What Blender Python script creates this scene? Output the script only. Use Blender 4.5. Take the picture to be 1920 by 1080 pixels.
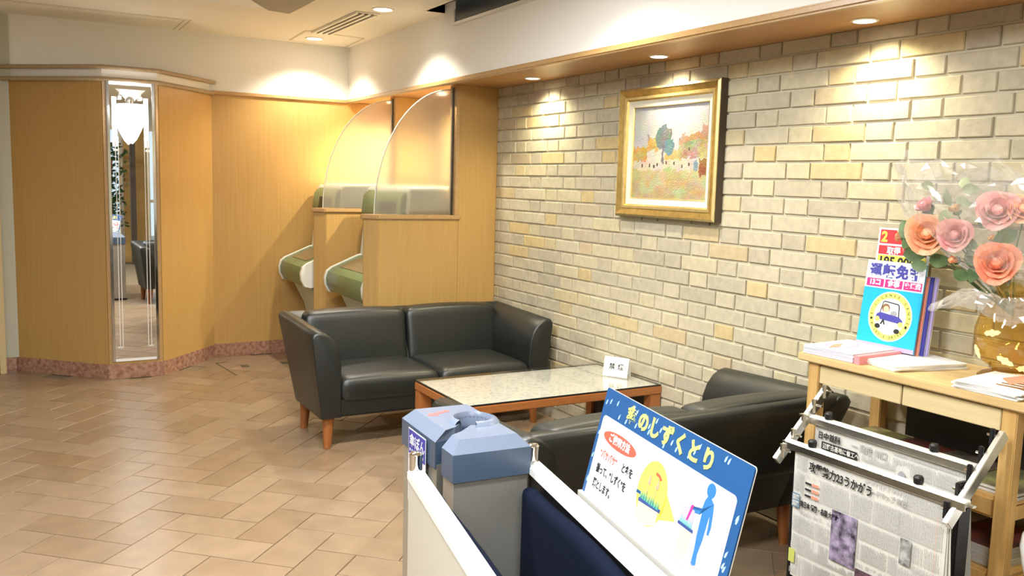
import bpy, bmesh, math, random
import numpy as np
from mathutils import Vector, Matrix
S = bpy.context.scene
for _o in list(bpy.data.objects): bpy.data.objects.remove(_o)
COL = S.collection
PI = math.pi

# ------------------------------------------------------------------ camera
YAW, PITCH, ROLL, FPX, CAMH = 0.516797, 0.11850, 0.027137, 1657.42, 1.5
_f0 = Vector((math.sin(YAW), math.cos(YAW), 0)); _r0 = Vector((math.cos(YAW), -math.sin(YAW), 0)); _u0 = Vector((0, 0, 1))
_fw = _f0*math.cos(PITCH) - _u0*math.sin(PITCH); _u1 = _u0*math.cos(PITCH) + _f0*math.sin(PITCH)
_r = _r0*math.cos(ROLL) + _u1*math.sin(ROLL); _u = _u1*math.cos(ROLL) - _r0*math.sin(ROLL)
cd = bpy.data.cameras.new('camera'); cam = bpy.data.objects.new('camera', cd); COL.objects.link(cam)
cd.sensor_width = 36; cd.lens = FPX/1920*36; cd.clip_start = 0.02; cd.clip_end = 60
cam.matrix_world = Matrix(((_r.x, _u.x, -_fw.x, 0), (_r.y, _u.y, -_fw.y, 0), (_r.z, _u.z, -_fw.z, CAMH), (0, 0, 0, 1)))
S.camera = cam
def proj(p):
    v = Vector(p) - Vector((0, 0, CAMH)); d = v.dot(_fw)
    return (960+FPX*v.dot(_r)/d, 540-FPX*v.dot(_u)/d) if d > .05 else (-9999, -9999)

# ------------------------------------------------------------------ world, lights, exposure
S.view_settings.view_transform = 'Standard'; S.view_settings.look = 'None'
S.view_settings.exposure = 0.76; S.view_settings.gamma = 1.0; S.view_settings.use_curve_mapping = False
S.cycles.use_denoising = True; S.cycles.max_bounces = 8; S.cycles.transparent_max_bounces = 16
S.cycles.caustics_reflective = False; S.cycles.caustics_refractive = False; S.cycles.sample_clamp_indirect = 6
w = bpy.data.worlds.new('world'); S.world = w; w.use_nodes = True
w.node_tree.nodes['Background'].inputs[0].default_value = (.75, .88, 1, 1); w.node_tree.nodes['Background'].inputs[1].default_value = .7

def area(name, loc, size, power, col, rot=(0, 0, 0)):
    l = bpy.data.lights.new(name, 'AREA'); l.shape = 'RECTANGLE'; l.size, l.size_y = size; l.energy = power; l.color = col
    o = bpy.data.objects.new(name, l); COL.objects.link(o); o.location = loc; o.rotation_euler = rot; return o
WARM = (1.0, .90, .74); NEUT = (.95, .98, 1.0)
FILL_PANELS = [(0.3, -.3), (-1.0, 1.6), (0.9, 3.3), (0.3, 1.5)]   # added fill light panels over the lobby, outside the frame
for px_, py_ in FILL_PANELS: area('added_fill_lamp', (px_, py_, 2.575), (1.15, .28), 42, NEUT)
def spot(name, loc, power, col, ang=80, blend=.6, rad=.03):
    l = bpy.data.lights.new(name, 'SPOT'); l.energy = power; l.color = col; l.spot_size = math.radians(ang); l.spot_blend = blend
    l.shadow_soft_size = rad; o = bpy.data.objects.new(name, l); COL.objects.link(o); o.location = loc; return o
SOFFIT_LAMPS = [(2.845, 4.82), (2.845, 3.585), (2.845, 2.355), (2.845, 1.12)]
BOOTH_LAMPS = [(2.80, 6.05), (2.80, 7.05)]
for x, y in SOFFIT_LAMPS: spot('soffit_lamp', (x, y, 2.146), 56, (1, .90, .62), 140, 1.0)
for x, y in BOOTH_LAMPS: spot('booth_lamp', (x, y, 2.146), 120, (1, .88, .62), 150, .9)
CEIL_LAMPS = [(2.176, 5.645), (2.168, 7.13), (2.1, 3.4)]
for x, y in CEIL_LAMPS: spot('ceiling_lamp', (x, y, 2.59), 60, WARM, 125, .7, .05)

# ------------------------------------------------------------------ materials
MATS = {}
def nodes(name):
    m = bpy.data.materials.new(name); m.use_nodes = True; MATS[name] = m
    nt = m.node_tree; return m, nt, nt.nodes['Principled BSDF']
def mat(name, col, rough=.5, metal=0, noise=0, nscale=20, bump=0, bscale=200, emit=0, coat=0, spec=None, trans=0, ior=1.45, alpha=1, col2=None, stretch=(1, 1, 1), sheen=0):
    m, nt, b = nodes(name)
    b.inputs['Base Color'].default_value = (*col, 1); b.inputs['Roughness'].default_value = rough; b.inputs['Metallic'].default_value = metal
    b.inputs['IOR'].default_value = ior; b.inputs['Transmission Weight'].default_value = trans; b.inputs['Alpha'].default_value = alpha
    b.inputs['Coat Weight'].default_value = coat; b.inputs['Coat Roughness'].default_value = .15
    if spec is not None: b.inputs['Specular IOR Level'].default_value = spec
    if emit: b.inputs['Emission Color'].default_value = (*col, 1); b.inputs['Emission Strength'].default_value = emit
    if noise or col2 or bump:
        tc = nt.nodes.new('ShaderNodeTexCoord'); mp = nt.nodes.new('ShaderNodeMapping'); mp.inputs['Scale'].default_value = stretch
        nt.links.new(tc.outputs['Object'], mp.inputs[0])
    if noise or col2:
        n = nt.nodes.new('ShaderNodeTexNoise'); n.inputs['Scale'].default_value = nscale; n.inputs['Detail'].default_value = 6
        nt.links.new(mp.outputs[0], n.inputs['Vector'])
        rp = nt.nodes.new('ShaderNodeValToRGB'); rp.color_ramp.elements[0].position = .33; rp.color_ramp.elements[1].position = .67
        c2 = col2 if col2 else tuple(c*(1-noise) for c in col)
        rp.color_ramp.elements[0].color = (*c2, 1); rp.color_ramp.elements[1].color = (*col, 1)
        nt.links.new(n.outputs[0], rp.inputs[0]); nt.links.new(rp.outputs[0], b.inputs['Base Color'])
    if bump:
        n2 = nt.nodes.new('ShaderNodeTexNoise'); n2.inputs['Scale'].default_value = bscale; n2.inputs['Detail'].default_value = 4
        nt.links.new(mp.outputs[0], n2.inputs['Vector'])
        bp = nt.nodes.new('ShaderNodeBump'); bp.inputs['Strength'].default_value = bump; bp.inputs['Distance'].default_value = .002
        nt.links.new(n2.outputs[0], bp.inputs['Height']); nt.links.new(bp.outputs[0], b.inputs['Normal'])
    return m
def varied(name, cols, rough, island, bump=.3, bscale=150, mott=.12, msc=30, coat=0):
    """one colour per object (or per loose piece when island), with mottling"""
    m, nt, b = nodes(name); b.inputs['Roughness'].default_value = rough; b.inputs['Coat Weight'].default_value = coat
    if island: r = nt.nodes.new('ShaderNodeNewGeometry'); out = r.outputs['Random Per Island']
    else: r = nt.nodes.new('ShaderNodeObjectInfo'); out = r.outputs['Random']
    rp = nt.nodes.new('ShaderNodeValToRGB'); rp.color_ramp.interpolation = 'LINEAR'
    while len(rp.color_ramp.elements) < len(cols): rp.color_ramp.elements.new(.5)
    for i, (p, c) in enumerate(cols): rp.color_ramp.elements[i].position = p; rp.color_ramp.elements[i].color = (*c, 1)
    nt.links.new(out, rp.inputs[0])
    g = nt.nodes.new('ShaderNodeNewGeometry')
    n = nt.nodes.new('ShaderNodeTexNoise'); n.inputs['Scale'].default_value = msc; n.inputs['Detail'].default_value = 5
    nt.links.new(g.outputs['Position'], n.inputs['Vector'])
    mr = nt.nodes.new('ShaderNodeMapRange'); mr.inputs[1].default_value = .3; mr.inputs[2].default_value = .7; mr.inputs[3].default_value = 1-mott; mr.inputs[4].default_value = 1+mott*.6
    nt.links.new(n.outputs[0], mr.inputs[0])
    mx = nt.nodes.new('ShaderNodeVectorMath'); mx.operation = 'SCALE'
    nt.links.new(rp.outputs[0], mx.inputs[0]); nt.links.new(mr.outputs[0], mx.inputs['Scale']); nt.links.new(mx.outputs[0], b.inputs['Base Color'])
    n2 = nt.nodes.new('ShaderNodeTexNoise'); n2.inputs['Scale'].default_value = bscale; n2.inputs['Detail'].default_value = 3
    nt.links.new(g.outputs['Position'], n2.inputs['Vector'])
    bp = nt.nodes.new('ShaderNodeBump'); bp.inputs['Strength'].default_value = bump; bp.inputs['Distance'].default_value = .003
    nt.links.new(n2.outputs[0], bp.inputs['Height']); nt.links.new(bp.outputs[0], b.inputs['Normal'])
    return m
BRC = [(0, (.42, .375, .28)), (.2, (.465, .42, .305)), (.5, (.51, .463, .335)), (.8, (.53, .47, .305)), (.93, (.55, .43, .215)), (1, (.44, .38, .29))]
brick_m = varied('brick_clay', BRC, .85, False); brick_s = varied('brick_clay_joined', BRC, .85, True)
TLC = [(0, (.235, .160, .094)), (.4, (.272, .192, .120)), (.8, (.292, .208, .134)), (1, (.245, .163, .095))]
tile_m = varied('floor_tile_glaze', TLC, .30, False, .12, 60, .13, 9); tile_s = varied('floor_tile_joined', TLC, .30, True, .12, 60, .13, 9)
mortar = mat('mortar', (.56, .515, .385), .9, bump=.5, bscale=120)
grout = mat('grout', (.19, .145, .085), .9, bump=.3, bscale=200)
wood_panel = mat('beech_veneer', (.53, .335, .115), .38, col2=(.485, .295, .095), nscale=7, stretch=(16, 16, .3), bump=.05, bscale=60, coat=.15)
wood_trim = mat('beech_trim', (.52, .33, .15), .35, col2=(.46, .28, .11), nscale=8, stretch=(8, 8, 8), coat=.2)
wood_rail = mat('taupe_rail', (.42, .31, .19), .45, noise=.15, nscale=30)
soffit_m = mat('soffit_veneer', (.50, .28, .12), .4, col2=(.44, .235, .10), nscale=6, stretch=(12, .5, 12))
marble = mat('pink_marble', (.46, .27, .19), .25, col2=(.25, .12, .075), nscale=38, coat=.3)
white_wall = mat('white_wallpaper', (.90, .90, .87), .8, bump=.1, bscale=300)
ceil_m = mat('ceiling_board', (.84, .79, .68), .85, bump=.05, bscale=200)
ceil_line = mat('ceiling_joint', (.55, .50, .38), .8)
shade_wall = mat('grey_green_wall_shade', (.55, .56, .46), .7)  # wall strip at far left, its shadow put into the colour
tan_door = mat('tan_door_panel', (.66, .52, .28), .5, noise=.06, nscale=12)
leather = mat('black_leather', (.0095, .0125, .0112), .40, bump=.10, bscale=420, spec=.75, noise=.15, nscale=40)
legwood = mat('stained_leg', (.33, .115, .03), .35, noise=.25, nscale=25, stretch=(3, 3, .4), coat=.2)
tablewood = mat('stained_table', (.42, .155, .045), .33, noise=.2, nscale=20, stretch=(.5, 4, 4), coat=.2)
black = mat('black_plastic', (.012, .012, .013), .4)
dark_panel = mat('dark_panel', (.03, .028, .022), .5)
chrome = mat('chrome', (.85, .85, .85), .08, 1)
alu = mat('brushed_aluminium', (.78, .77, .72), .28, 1, bump=.05)
alu_lt = mat('painted_aluminium', (.80, .79, .74), .3, .25)
steel = mat('grey_steel', (.46, .45, .40), .32, .6, noise=.06, nscale=60, stretch=(6, 6, .3))
blueplastic_shade = mat('blue_grey_plastic_shaded', (.065, .098, .155), .33, noise=.05, nscale=90, coat=.1)  # lid sides: darker copy of the plastic, shade put into the colour
blueplastic_lit = mat('blue_grey_plastic_lit', (.165, .205, .285), .32, noise=.05, nscale=90, coat=.1)  # lid top: lighter copy of the same plastic, light put into the colour
whitepaint = mat('white_bar', (.84, .84, .80), .4)
cream = mat('cream_board', (.56, .545, .47), .5)
navy = mat('navy_cloth', (.003, .0065, .019), 1.0, spec=.15, bump=.15, bscale=500, noise=.2, nscale=60)
mirror_m = mat('mirror_glass', (.93, .94, .93), .012, 1)
etched = mat('etched_glass', (.86, .88, .88), .6)
silver = mat('silver_bevel', (.80, .83, .86), .12, 1)
def glassy(name, col, rough, mixw=0, mixcol=(1, 1, 1), ior=1.45):
    """architectural pane: transparent + gloss (+ a haze of diffuse white)"""
    m, nt, b = nodes(name); nt.nodes.remove(b); out = nt.nodes['Material Output']
    t = nt.nodes.new('ShaderNodeBsdfTransparent'); t.inputs[0].default_value = (*col, 1)
    g = nt.nodes.new('ShaderNodeBsdfGlossy'); g.inputs['Roughness'].default_value = rough
    lw = nt.nodes.new('ShaderNodeLayerWeight'); lw.inputs[0].default_value = .5
    pw = nt.nodes.new('ShaderNodeMath'); pw.operation = 'POWER'; pw.inputs[1].default_value = 5; nt.links.new(lw.outputs['Facing'], pw.inputs[0])
    r0 = ((ior-1)/(ior+1))**2; f = nt.nodes.new('ShaderNodeMath'); f.operation = 'MULTIPLY_ADD'; f.inputs[1].default_value = 1-r0; f.inputs[2].default_value = r0; nt.links.new(pw.outputs[0], f.inputs[0])
    mx = nt.nodes.new('ShaderNodeMixShader'); nt.links.new(f.outputs[0], mx.inputs[0]); nt.links.new(t.outputs[0], mx.inputs[1]); nt.links.new(g.outputs[0], mx.inputs[2])
    last = mx
    if mixw:
        d = nt.nodes.new('ShaderNodeBsdfDiffuse'); d.inputs[0].default_value = (*mixcol, 1)
        m2 = nt.nodes.new('ShaderNodeMixShader'); m2.inputs[0].default_value = mixw
        nt.links.new(last.outputs[0], m2.inputs[1]); nt.links.new(d.outputs[0], m2.inputs[2]); last = m2
    nt.links.new(last.outputs[0], out.inputs['Surface']); return m
def frosted(name):
    m, nt, b = nodes(name); nt.nodes.remove(b); out = nt.nodes['Material Output']
    r = nt.nodes.new('ShaderNodeBsdfRefraction'); r.inputs['Roughness'].default_value = .40; r.inputs['IOR'].default_value = 1.12; r.inputs[0].default_value = (.97, .98, .96, 1)
    d = nt.nodes.new('ShaderNodeBsdfTranslucent'); d.inputs[0].default_value = (.95, .95, .88, 1)
    d2 = nt.nodes.new('ShaderNodeBsdfDiffuse'); d2.inputs[0].default_value = (.9, .92, .86, 1)
    a = nt.nodes.new('ShaderNodeMixShader'); a.inputs[0].default_value = .5
    nt.links.new(d.outputs[0], a.inputs[1]); nt.links.new(d2.outputs[0], a.inputs[2])
    c = nt.nodes.new('ShaderNodeMixShader'); c.inputs[0].default_value = .20
    nt.links.new(r.outputs[0], c.inputs[1]); nt.links.new(a.outputs[0], c.inputs[2]); nt.links.new(c.outputs[0], out.inputs['Surface'])
    return m
frost = frosted('frosted_glass')
clearglass = glassy('clear_glass', (.96, .98, .97), .03)
tableglass = glassy('table_glass', (.97, .98, .97), .06)
wrap_m = glassy('cellophane', (.97, .97, .96), .16, .13, (1, .99, .96), 2.0)
amber = glassy('amber_glass', (.90, .74, .36), .05, .05, (.8, .6, .2), 1.7)
amber_dk = mat('amber_glass_foot', (.30, .14, .03), .1, trans=.4)
goldleaf = mat('gold_leaf', (.95, .80, .38), .4)
lamp_disc = mat('lamp_disc', (1, .93, .78), .5, emit=9)
lamp_ring = mat('lamp_ring', (.85, .80, .70), .4)
fill_em = mat('fill_diffuser', (1, .97, .92), .5, emit=4)  # glowing face of the added fill panels
sconce_em = mat('sconce_shade', (1, .95, .86), .5, emit=6)
gold = mat('gold_frame', (.62, .43, .14), .34, .85, noise=.25, nscale=35)
gold_lt = mat('gold_frame_light', (.80, .64, .30), .32, .8, noise=.15, nscale=35)
linen = mat('linen_liner', (.62, .58, .46), .8)
framedark = mat('frame_side', (.07, .05, .035), .5)
green_p = mat('green_plastic', (.15, .215, .095), .35, coat=.2)
white_p = mat('off_white_plastic', (.80, .82, .75), .4)
paleblue = mat('pale_blue_plastic', (.50, .58, .52), .45)
screen_g = mat('console_recess', (.23, .17, .09), .3)
pinewood = mat('light_pine', (.66, .49, .24), .42, col2=(.57, .39, .17), nscale=5, stretch=(4, .8, 4), coat=.1)
pinedrawer = mat('pale_drawer', (.66, .54, .30), .45, col2=(.60, .48, .25), nscale=6, stretch=(20, .6, 8))
pineleg = mat('pine_leg', (.62, .40, .15), .42, col2=(.52, .31, .10), nscale=6, stretch=(8, 8, .5))
paper = mat('white_paper', (.80, .79, .76), .75)
newsp = mat('newsprint', (.66, .65, .59), .85, noise=.05, nscale=14)
ink = mat('grey_ink', (.40, .395, .375), .85)
inkd = mat('black_ink', (.02, .02, .022), .7)
paper_g = mat('magazine_edges', (.62, .60, .55), .7, noise=.25, nscale=300, stretch=(.2, .2, 6))
sblue = mat('sign_blue', (.012, .075, .22), .4)
swhite = mat('sign_white', (.70, .73, .78), .35)
syellow = mat('sign_yellow', (.88, .84, .16), .45)
sbal = mat('balloon_yellow', (.90, .76, .10), .45)
sred = mat('sign_red', (.72, .10, .06), .45)
spink = mat('sign_magenta', (.62, .03, .22), .45)
sblack = mat('sign_black', (.02, .02, .02), .5)
sdrop = mat('rain_drop', (.33, .52, .78), .45)
sman = mat('figure_blue', (.03, .16, .42), .45)
sgreen = mat('brush_green', (.03, .24, .19), .5)
steal = mat('brush_teal', (.10, .40, .33), .5)
scream = mat('stand_cream', (.66, .58, .36), .5)
sdark = mat('stand_navy', (.03, .06, .22), .5)
smauve = mat('umbrella_mauve', (.62, .33, .22), .5)
cyan = mat('brochure_cyan', (.02, .44, .78), .35)
navyp = mat('brochure_navy', (.06, .06, .34), .5)
salmon = mat('salmon_print', (.85, .30, .20), .5)
skin = mat('skin_print', (.80, .50, .33), .6)
hairb = mat('brown_print', (.24, .12, .05), .6)
lilac = mat('lilac_print', (.42, .36, .66), .6)
cgrey = mat('grey_print', (.35, .34, .36), .6)
purple_ph = mat('newsphoto_purple', (.42, .35, .50), .7, col2=(.02, .016, .026), nscale=34)
dark_ph = mat('newsphoto_dark', (.16, .08, .11), .7, col2=(.05, .03, .035), nscale=60)
grey_ph = mat('newsphoto_grey', (.55, .55, .52), .7, col2=(.05, .05, .05), nscale=32)
mag_cover = mat('mottled_cover', (.34, .27, .20), .35, col2=(.06, .07, .05), nscale=16)
mag_cover2 = mat('olive_cover', (.34, .33, .12), .35, col2=(.12, .09, .07), nscale=14)
mag_red = mat('dark_red_cover', (.30, .07, .05), .4, col2=(.10, .06, .05), nscale=14)
rose_c = {k: mat('petal_'+k, a, .55, col2=b, nscale=30) for k, a, b in (
    ('coral', (.93, .42, .27), (.88, .27, .15)), ('apricot', (.95, .56, .34), (.92, .42, .22)), ('pink', (.90, .50, .46), (.80, .34, .34)),
    ('lilac', (.88, .50, .56), (.78, .36, .44)), ('peach', (.95, .55, .32), (.90, .42, .22)), ('bud', (.86, .66, .34), (.70, .42, .18)))}
leafm = mat('rose_leaf', (.12, .19, .07), .5, col2=(.05, .10, .035), nscale=18)
leafl = mat('pale_leaf', (.33, .40, .22), .5, col2=(.24, .30, .16), nscale=18)
ficus = mat('dark_foliage', (.02, .06, .015), .5)
dark_glass = mat('smoked_panel', (.07, .085, .10), .25)
recess_m = mat('recess_lining', (.75, .76, .75), .6)
grille = mat('grille_grey', (.30, .27, .22), .6)
slotm = mat('vent_slot', (.10, .085, .05), .7)

# ------------------------------------------------------------------ mesh helpers
class G:
    def __init__(s): s.v = []; s.f = []; s.mi = []; s.mats = []
    def _m(s, m):
        if m not in s.mats: s.mats.append(m)
        return s.mats.index(m)
    def add(s, vs, fs, m, M=None):
        b = len(s.v); k = s._m(m)
        for p in vs: s.v.append(tuple(M @ Vector(p)) if M is not None else tuple(p))
        for f in fs: s.f.append(tuple(b+i for i in f)); s.mi.append(k)
        return s
    def box(s, x0, x1, y0, y1, z0, z1, m, M=None):
        vs = [(x, y, z) for z in (z0, z1) for y in (y0, y1) for x in (x0, x1)]
        return s.add(vs, [(0, 2, 3, 1), (4, 5, 7, 6), (0, 1, 5, 4), (2, 6, 7, 3), (0, 4, 6, 2), (1, 3, 7, 5)], m, M)
    def loft(s, rings, m, cap=True, closed=True, M=None):
        n = len(rings[0]); vs = [p for r in rings for p in r]; fs = []
        for i in range(len(rings)-1):
            for j in range(n if closed else n-1):
                a = i*n+j; b = i*n+(j+1) % n; fs.append((a, b, b+n, a+n))
        if cap: fs.append(tuple(range(n))[::-1]); fs.append(tuple((len(rings)-1)*n+j for j in range(n)))
        return s.add(vs, fs, m, M)
    def prism(s, poly, z0, z1, m, M=None):
        return s.loft([[(x, y, z0) for x, y in poly], [(x, y, z1) for x, y in poly]], m, M=M)
    def cyl(s, p0, p1, r0, r1, m, n=14, M=None):
        p0 = Vector(p0); p1 = Vector(p1); d = (p1-p0).normalized(); a = d.orthogonal().normalized(); b = d.cross(a)
        R = [[p+(a*math.cos(2*PI*k/n)+b*math.sin(2*PI*k/n))*r for k in range(n)] for p, r in ((p0, r0), (p1, r1))]
        return s.loft(R, m, M=M)
    def lathe(s, prof, m, c=(0, 0, 0), n=24, cap=True, M=None):
        return s.loft([[(c[0]+r*math.cos(2*PI*k/n), c[1]+r*math.sin(2*PI*k/n), c[2]+z) for k in range(n)] for r, z in prof], m, cap=cap, M=M)
    def tube(s, pts, r, m, n=8, M=None):
        rings = []; pts = [Vector(p) for p in pts]; ref = Vector((0, 0, 1))
        for i, p in enumerate(pts):
            d = (pts[min(i+1, len(pts)-1)]-pts[max(i-1, 0)]).normalized()
            if abs(d.dot(ref)) > .95: ref = Vector((1, 0, 0))
            a = d.cross(ref).normalized(); b = a.cross(d).normalized()
            rings.append([p+(a*math.cos(2*PI*k/n)+b*math.sin(2*PI*k/n))*r for k in range(n)])
        return s.loft(rings, m, M=M)
    def rbox(s, lo, hi, r, m, nx=4, warp=None, M=None):
        lo = Vector(lo); hi = Vector(hi); e = hi-lo
        def ts(L):
            t = [0, .35*r, .9*r, 1.6*r] if L > 3.4*r else [0, L*.12, L*.3]
            mid = [1.6*r+(L-3.2*r)*k/nx for k in range(1, nx)] if L > 3.4*r else [L/2]
            return t + mid + [L-x for x in reversed(t)]
        T = [ts(e[i]) for i in range(3)]; idx = {}; vs = []; fs = []
        def vid(i, j, k):
            key = (i, j, k)
            if key not in idx:
                q = lo+Vector((T[0][i], T[1][j], T[2][k]))
                rr = [min(r, e[a]/2) for a in range(3)]
                inn = Vector([min(max(q[a], lo[a]+rr[a]), hi[a]-rr[a]) for a in range(3)])
                d = q-inn
                if d.length > 1e-9:
                    mx = max(abs(d[a])/rr[a] for a in range(3)); dn = Vector([d[a]/rr[a] for a in range(3)]).normalized()
                    q = inn+Vector([dn[a]*rr[a]*min(1, mx) for a in range(3)])
                if warp: q = Vector(warp(q))
                idx[key] = len(vs); vs.append(tuple(q))
            return idx[key]
        N = [len(t)-1 for t in T]
        for ax in range(3):
            a, b = [(1, 2), (2, 0), (0, 1)][ax]
            for side in (0, N[ax]):
                for i in range(N[a]):
                    for j in range(N[b]):
                        q = []
                        for di, dj in ((0, 0), (1, 0), (1, 1), (0, 1)):
                            key = [0, 0, 0]; key[ax] = side; key[a] = i+di; key[b] = j+dj; q.append(vid(*key))
                        fs.append(tuple(q) if side else tuple(q[::-1]))
        return s.add(vs, fs, m, M)
    def build(s, name, parent=None, smooth=None, bevel=0, seg=2, kind=None, **k):
        me = bpy.data.meshes.new(name); me.from_pydata(s.v, [], s.f); me.update()
        for m in s.mats: me.materials.append(m)
        me.polygons.foreach_set('material_index', s.mi)
        bm = bmesh.new(); bm.from_mesh(me); bmesh.ops.recalc_face_normals(bm, faces=bm.faces)
        if bevel:
            es = [e for e in bm.edges if len(e.link_faces) == 2 and e.calc_face_angle(0) > .5]
            try: bmesh.ops.bevel(bm, geom=es, offset=bevel, segments=seg, affect='EDGES', clamp_overlap=True)
            except Exception: pass
        bm.to_mesh(me); bm.free()
        o = bpy.data.objects.new(name, me); COL.objects.link(o)
        if parent: o.parent = parent
        if smooth is None and bevel: smooth = 35
        if smooth:
            me.shade_smooth()
            try: me.set_sharp_from_angle(angle=math.radians(smooth))
            except Exception: pass
        if kind: o['kind'] = kind
        for a, b in k.items(): o[a] = b
        return o
def thing(name, label, cat, loc=(0, 0, 0), rz=0, group=None):
    o = bpy.data.objects.new(name, None); COL.objects.link(o); o.location = loc; o.rotation_euler = (0, 0, rz); o.empty_display_size = .05
    o['label'] = label; o['category'] = cat
    if group: o['group'] = group
    return o
def tag(o, label, cat, group=None):
    o['label'] = label; o['category'] = cat
    if group: o['group'] = group
    return o
def frame(o, ux, uy, uz=None):
    """4x4 with columns ux, uy, uz and origin o"""
    ux = Vector(ux); uy = Vector(uy); uz = Vector(uz) if uz is not None else ux.cross(uy)
    return Matrix(((ux.x, uy.x, uz.x, o[0]), (ux.y, uy.y, uz.y, o[1]), (ux.z, uy.z, uz.z, o[2]), (0, 0, 0, 1)))
def text(s, size, M, m, parent, name='lettering', bold=0, sx=1, center=False, thick=.0004, **k):
    c = bpy.data.curves.new('t', 'FONT'); c.body = s; c.size = size; c.offset = bold; c.extrude = thick; c.resolution_u = 3
    if center: c.align_x = 'CENTER'; c.align_y = 'CENTER'
    o = bpy.data.objects.new('t', c); COL.objects.link(o); bpy.context.view_layer.update()
    me = bpy.data.meshes.new_from_object(o.evaluated_get(bpy.context.evaluated_depsgraph_get()))
    bpy.data.objects.remove(o); me.transform(M @ Matrix.Diagonal((sx, 1, 1, 1))); me.materials.clear(); me.materials.append(m)
    r = bpy.data.objects.new(name, me); COL.objects.link(r)
    if parent: r.parent = parent
    for a, b in k.items(): r[a] = b
    return r
def quad(g, M, x0, x1, y0, y1, m, t=.0008, z=0): g.box(x0, x1, y0, y1, z, z+t, m, M)
def poly2(g, M, pts, m, z=0, t=.0006): g.prism(pts, z, z+t, m, M)
def ell(cx, cy, rx, ry, n=28, a0=0, a1=2*PI): return [(cx+rx*math.cos(a0+(a1-a0)*k/n), cy+ry*math.sin(a0+(a1-a0)*k/n)) for k in range(n if a1-a0 > 6.2 else n+1)]

# ------------------------------------------------------------------ setting: floor with herringbone tiles
XW = 3.0; YB = 7.47; ZC = 2.61; ZS = 2.155
fl = G().box(-3.6, 3.1, -2.3, 8.0, -.06, -.0045, grout).build('floor', kind='structure')
def piece(w, h, d, ch, jit, rng, nsub=1):
    """a tile or brick face: outline 0..w, 0..h, standing proud to d, chamfered; as (u,v,n) verts"""
    base = []
    for (ax, ay), (bx, by) in (((0, 0), (w, 0)), ((w, 0), (w, h)), ((w, h), (0, h)), ((0, h), (0, 0))):
        L = math.hypot(bx-ax, by-ay); ns = max(1, int(round(L/nsub))) if nsub < 1 else 1
        for k in range(ns): t = k/ns; base.append((ax+(bx-ax)*t, ay+(by-ay)*t))
    n = len(base); vs = [(x, y, 0) for x, y in base]
    r1 = []; r2 = []
    for x, y in base:
        jx = rng.uniform(-jit, jit); jy = rng.uniform(-jit, jit)
        px = min(max(x+jx, 0), w); py = min(max(y+jy, 0), h)
        r1.append((px, py, d-ch)); r2.append((min(max(px, ch), w-ch), min(max(py, ch), h-ch), d+rng.uniform(-jit, jit)*.4))
    vs += r1+r2; fs = []
    for i in (0, 1):
        for j in range(n): fs.append((i*n+j, i*n+(j+1) % n, (i+1)*n+(j+1) % n, (i+1)*n+j))
    fs.append(tuple(2*n+j for j in range(n)))
    return vs, fs
TH = -.75533; TU = Vector((math.cos(TH), math.sin(TH), 0)); TV = Vector((-math.sin(TH), math.cos(TH), 0))
PT = .1808; A0 = -2.464; B0 = 2.977; rng = random.Random(4)
cells = []
def in_room(p):
    x, y = p.x, p.y
    if x < -3.2 or x > 2.98 or y < .9 or y > YB-.02: return False
    if y > 6.92+abs(x-.77)*0 and x > .56 and x < .97: return False
    if y > 6.92+max(0, .586-x) and x > 0 and x <= .586: return False
    if y > 6.92+max(0, x-.951)*1.1 and x >= .951 and x < 1.43: return False
    return True
for X in range(-40, 40):
    for Y in range(-30, 50):
        ff = (X+Y+2) % 4
        if ff not in (0, 2): continue
        w_, h_ = (2, 1) if ff == 0 else (1, 2)
        # the H tile starts at f=0, the V tile at f=2
        o = TU*(A0+X*PT)+TV*(B0+Y*PT); c = o+TU*(w_*PT/2)+TV*(h_*PT/2)
        if not in_room(c): continue
        pts = [proj(o+TU*(a*PT)+TV*(b*PT)) for a, b in ((0, 0), (w_, 0), (w_, h_), (0, h_))]
        ar = abs(sum(pts[i][0]*pts[(i+1) % 4][1]-pts[(i+1) % 4][0]*pts[i][1] for i in range(4)))/2
        cx, cy = proj(c); vis = -40 < cx < 1080 and 600 < cy < 1120 and not (c.x > 1.5 and c.y < 3.4) and not (c.x > .95 and c.y < 2.9)
        cells.append((ar if vis else 0, o, ff == 0, cy))
cells.sort(key=lambda t: -t[0])
gr = .0045
tm = {}
for H in (True, False):
    L = PT*2-gr; W = PT-gr
    for k in range(4):
        vs, fs = piece(L if H else W, W if H else L, .0045, .0014, .0010, rng)
        me = bpy.data.meshes.new('tile'); me.from_pydata([tuple(TU*(a+gr/2)+TV*(b+gr/2)+Vector((0, 0, n-.0045))) for a, b, n in vs], [], fs)
        me.materials.append(tile_m); tm[(H, k)] = (me, vs, fs)
gs = G()
for i, (ar, o, H, cy) in enumerate(cells):
    k = rng.randrange(4); me, vs, fs = tm[(H, k)]
    if i < 300 and ar > 60:
        t = bpy.data.objects.new('tile', me); COL.objects.link(t); t.parent = fl; t.location = (o.x, o.y, rng.uniform(-.0006, .0003))
    else:
        gs.add([o+TU*(a+gr/2)+TV*(b+gr/2)+Vector((0, 0, n-.0045)) for a, b, n in vs], fs, tile_s)
gs.build('tile', fl, kind='stuff')
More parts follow.
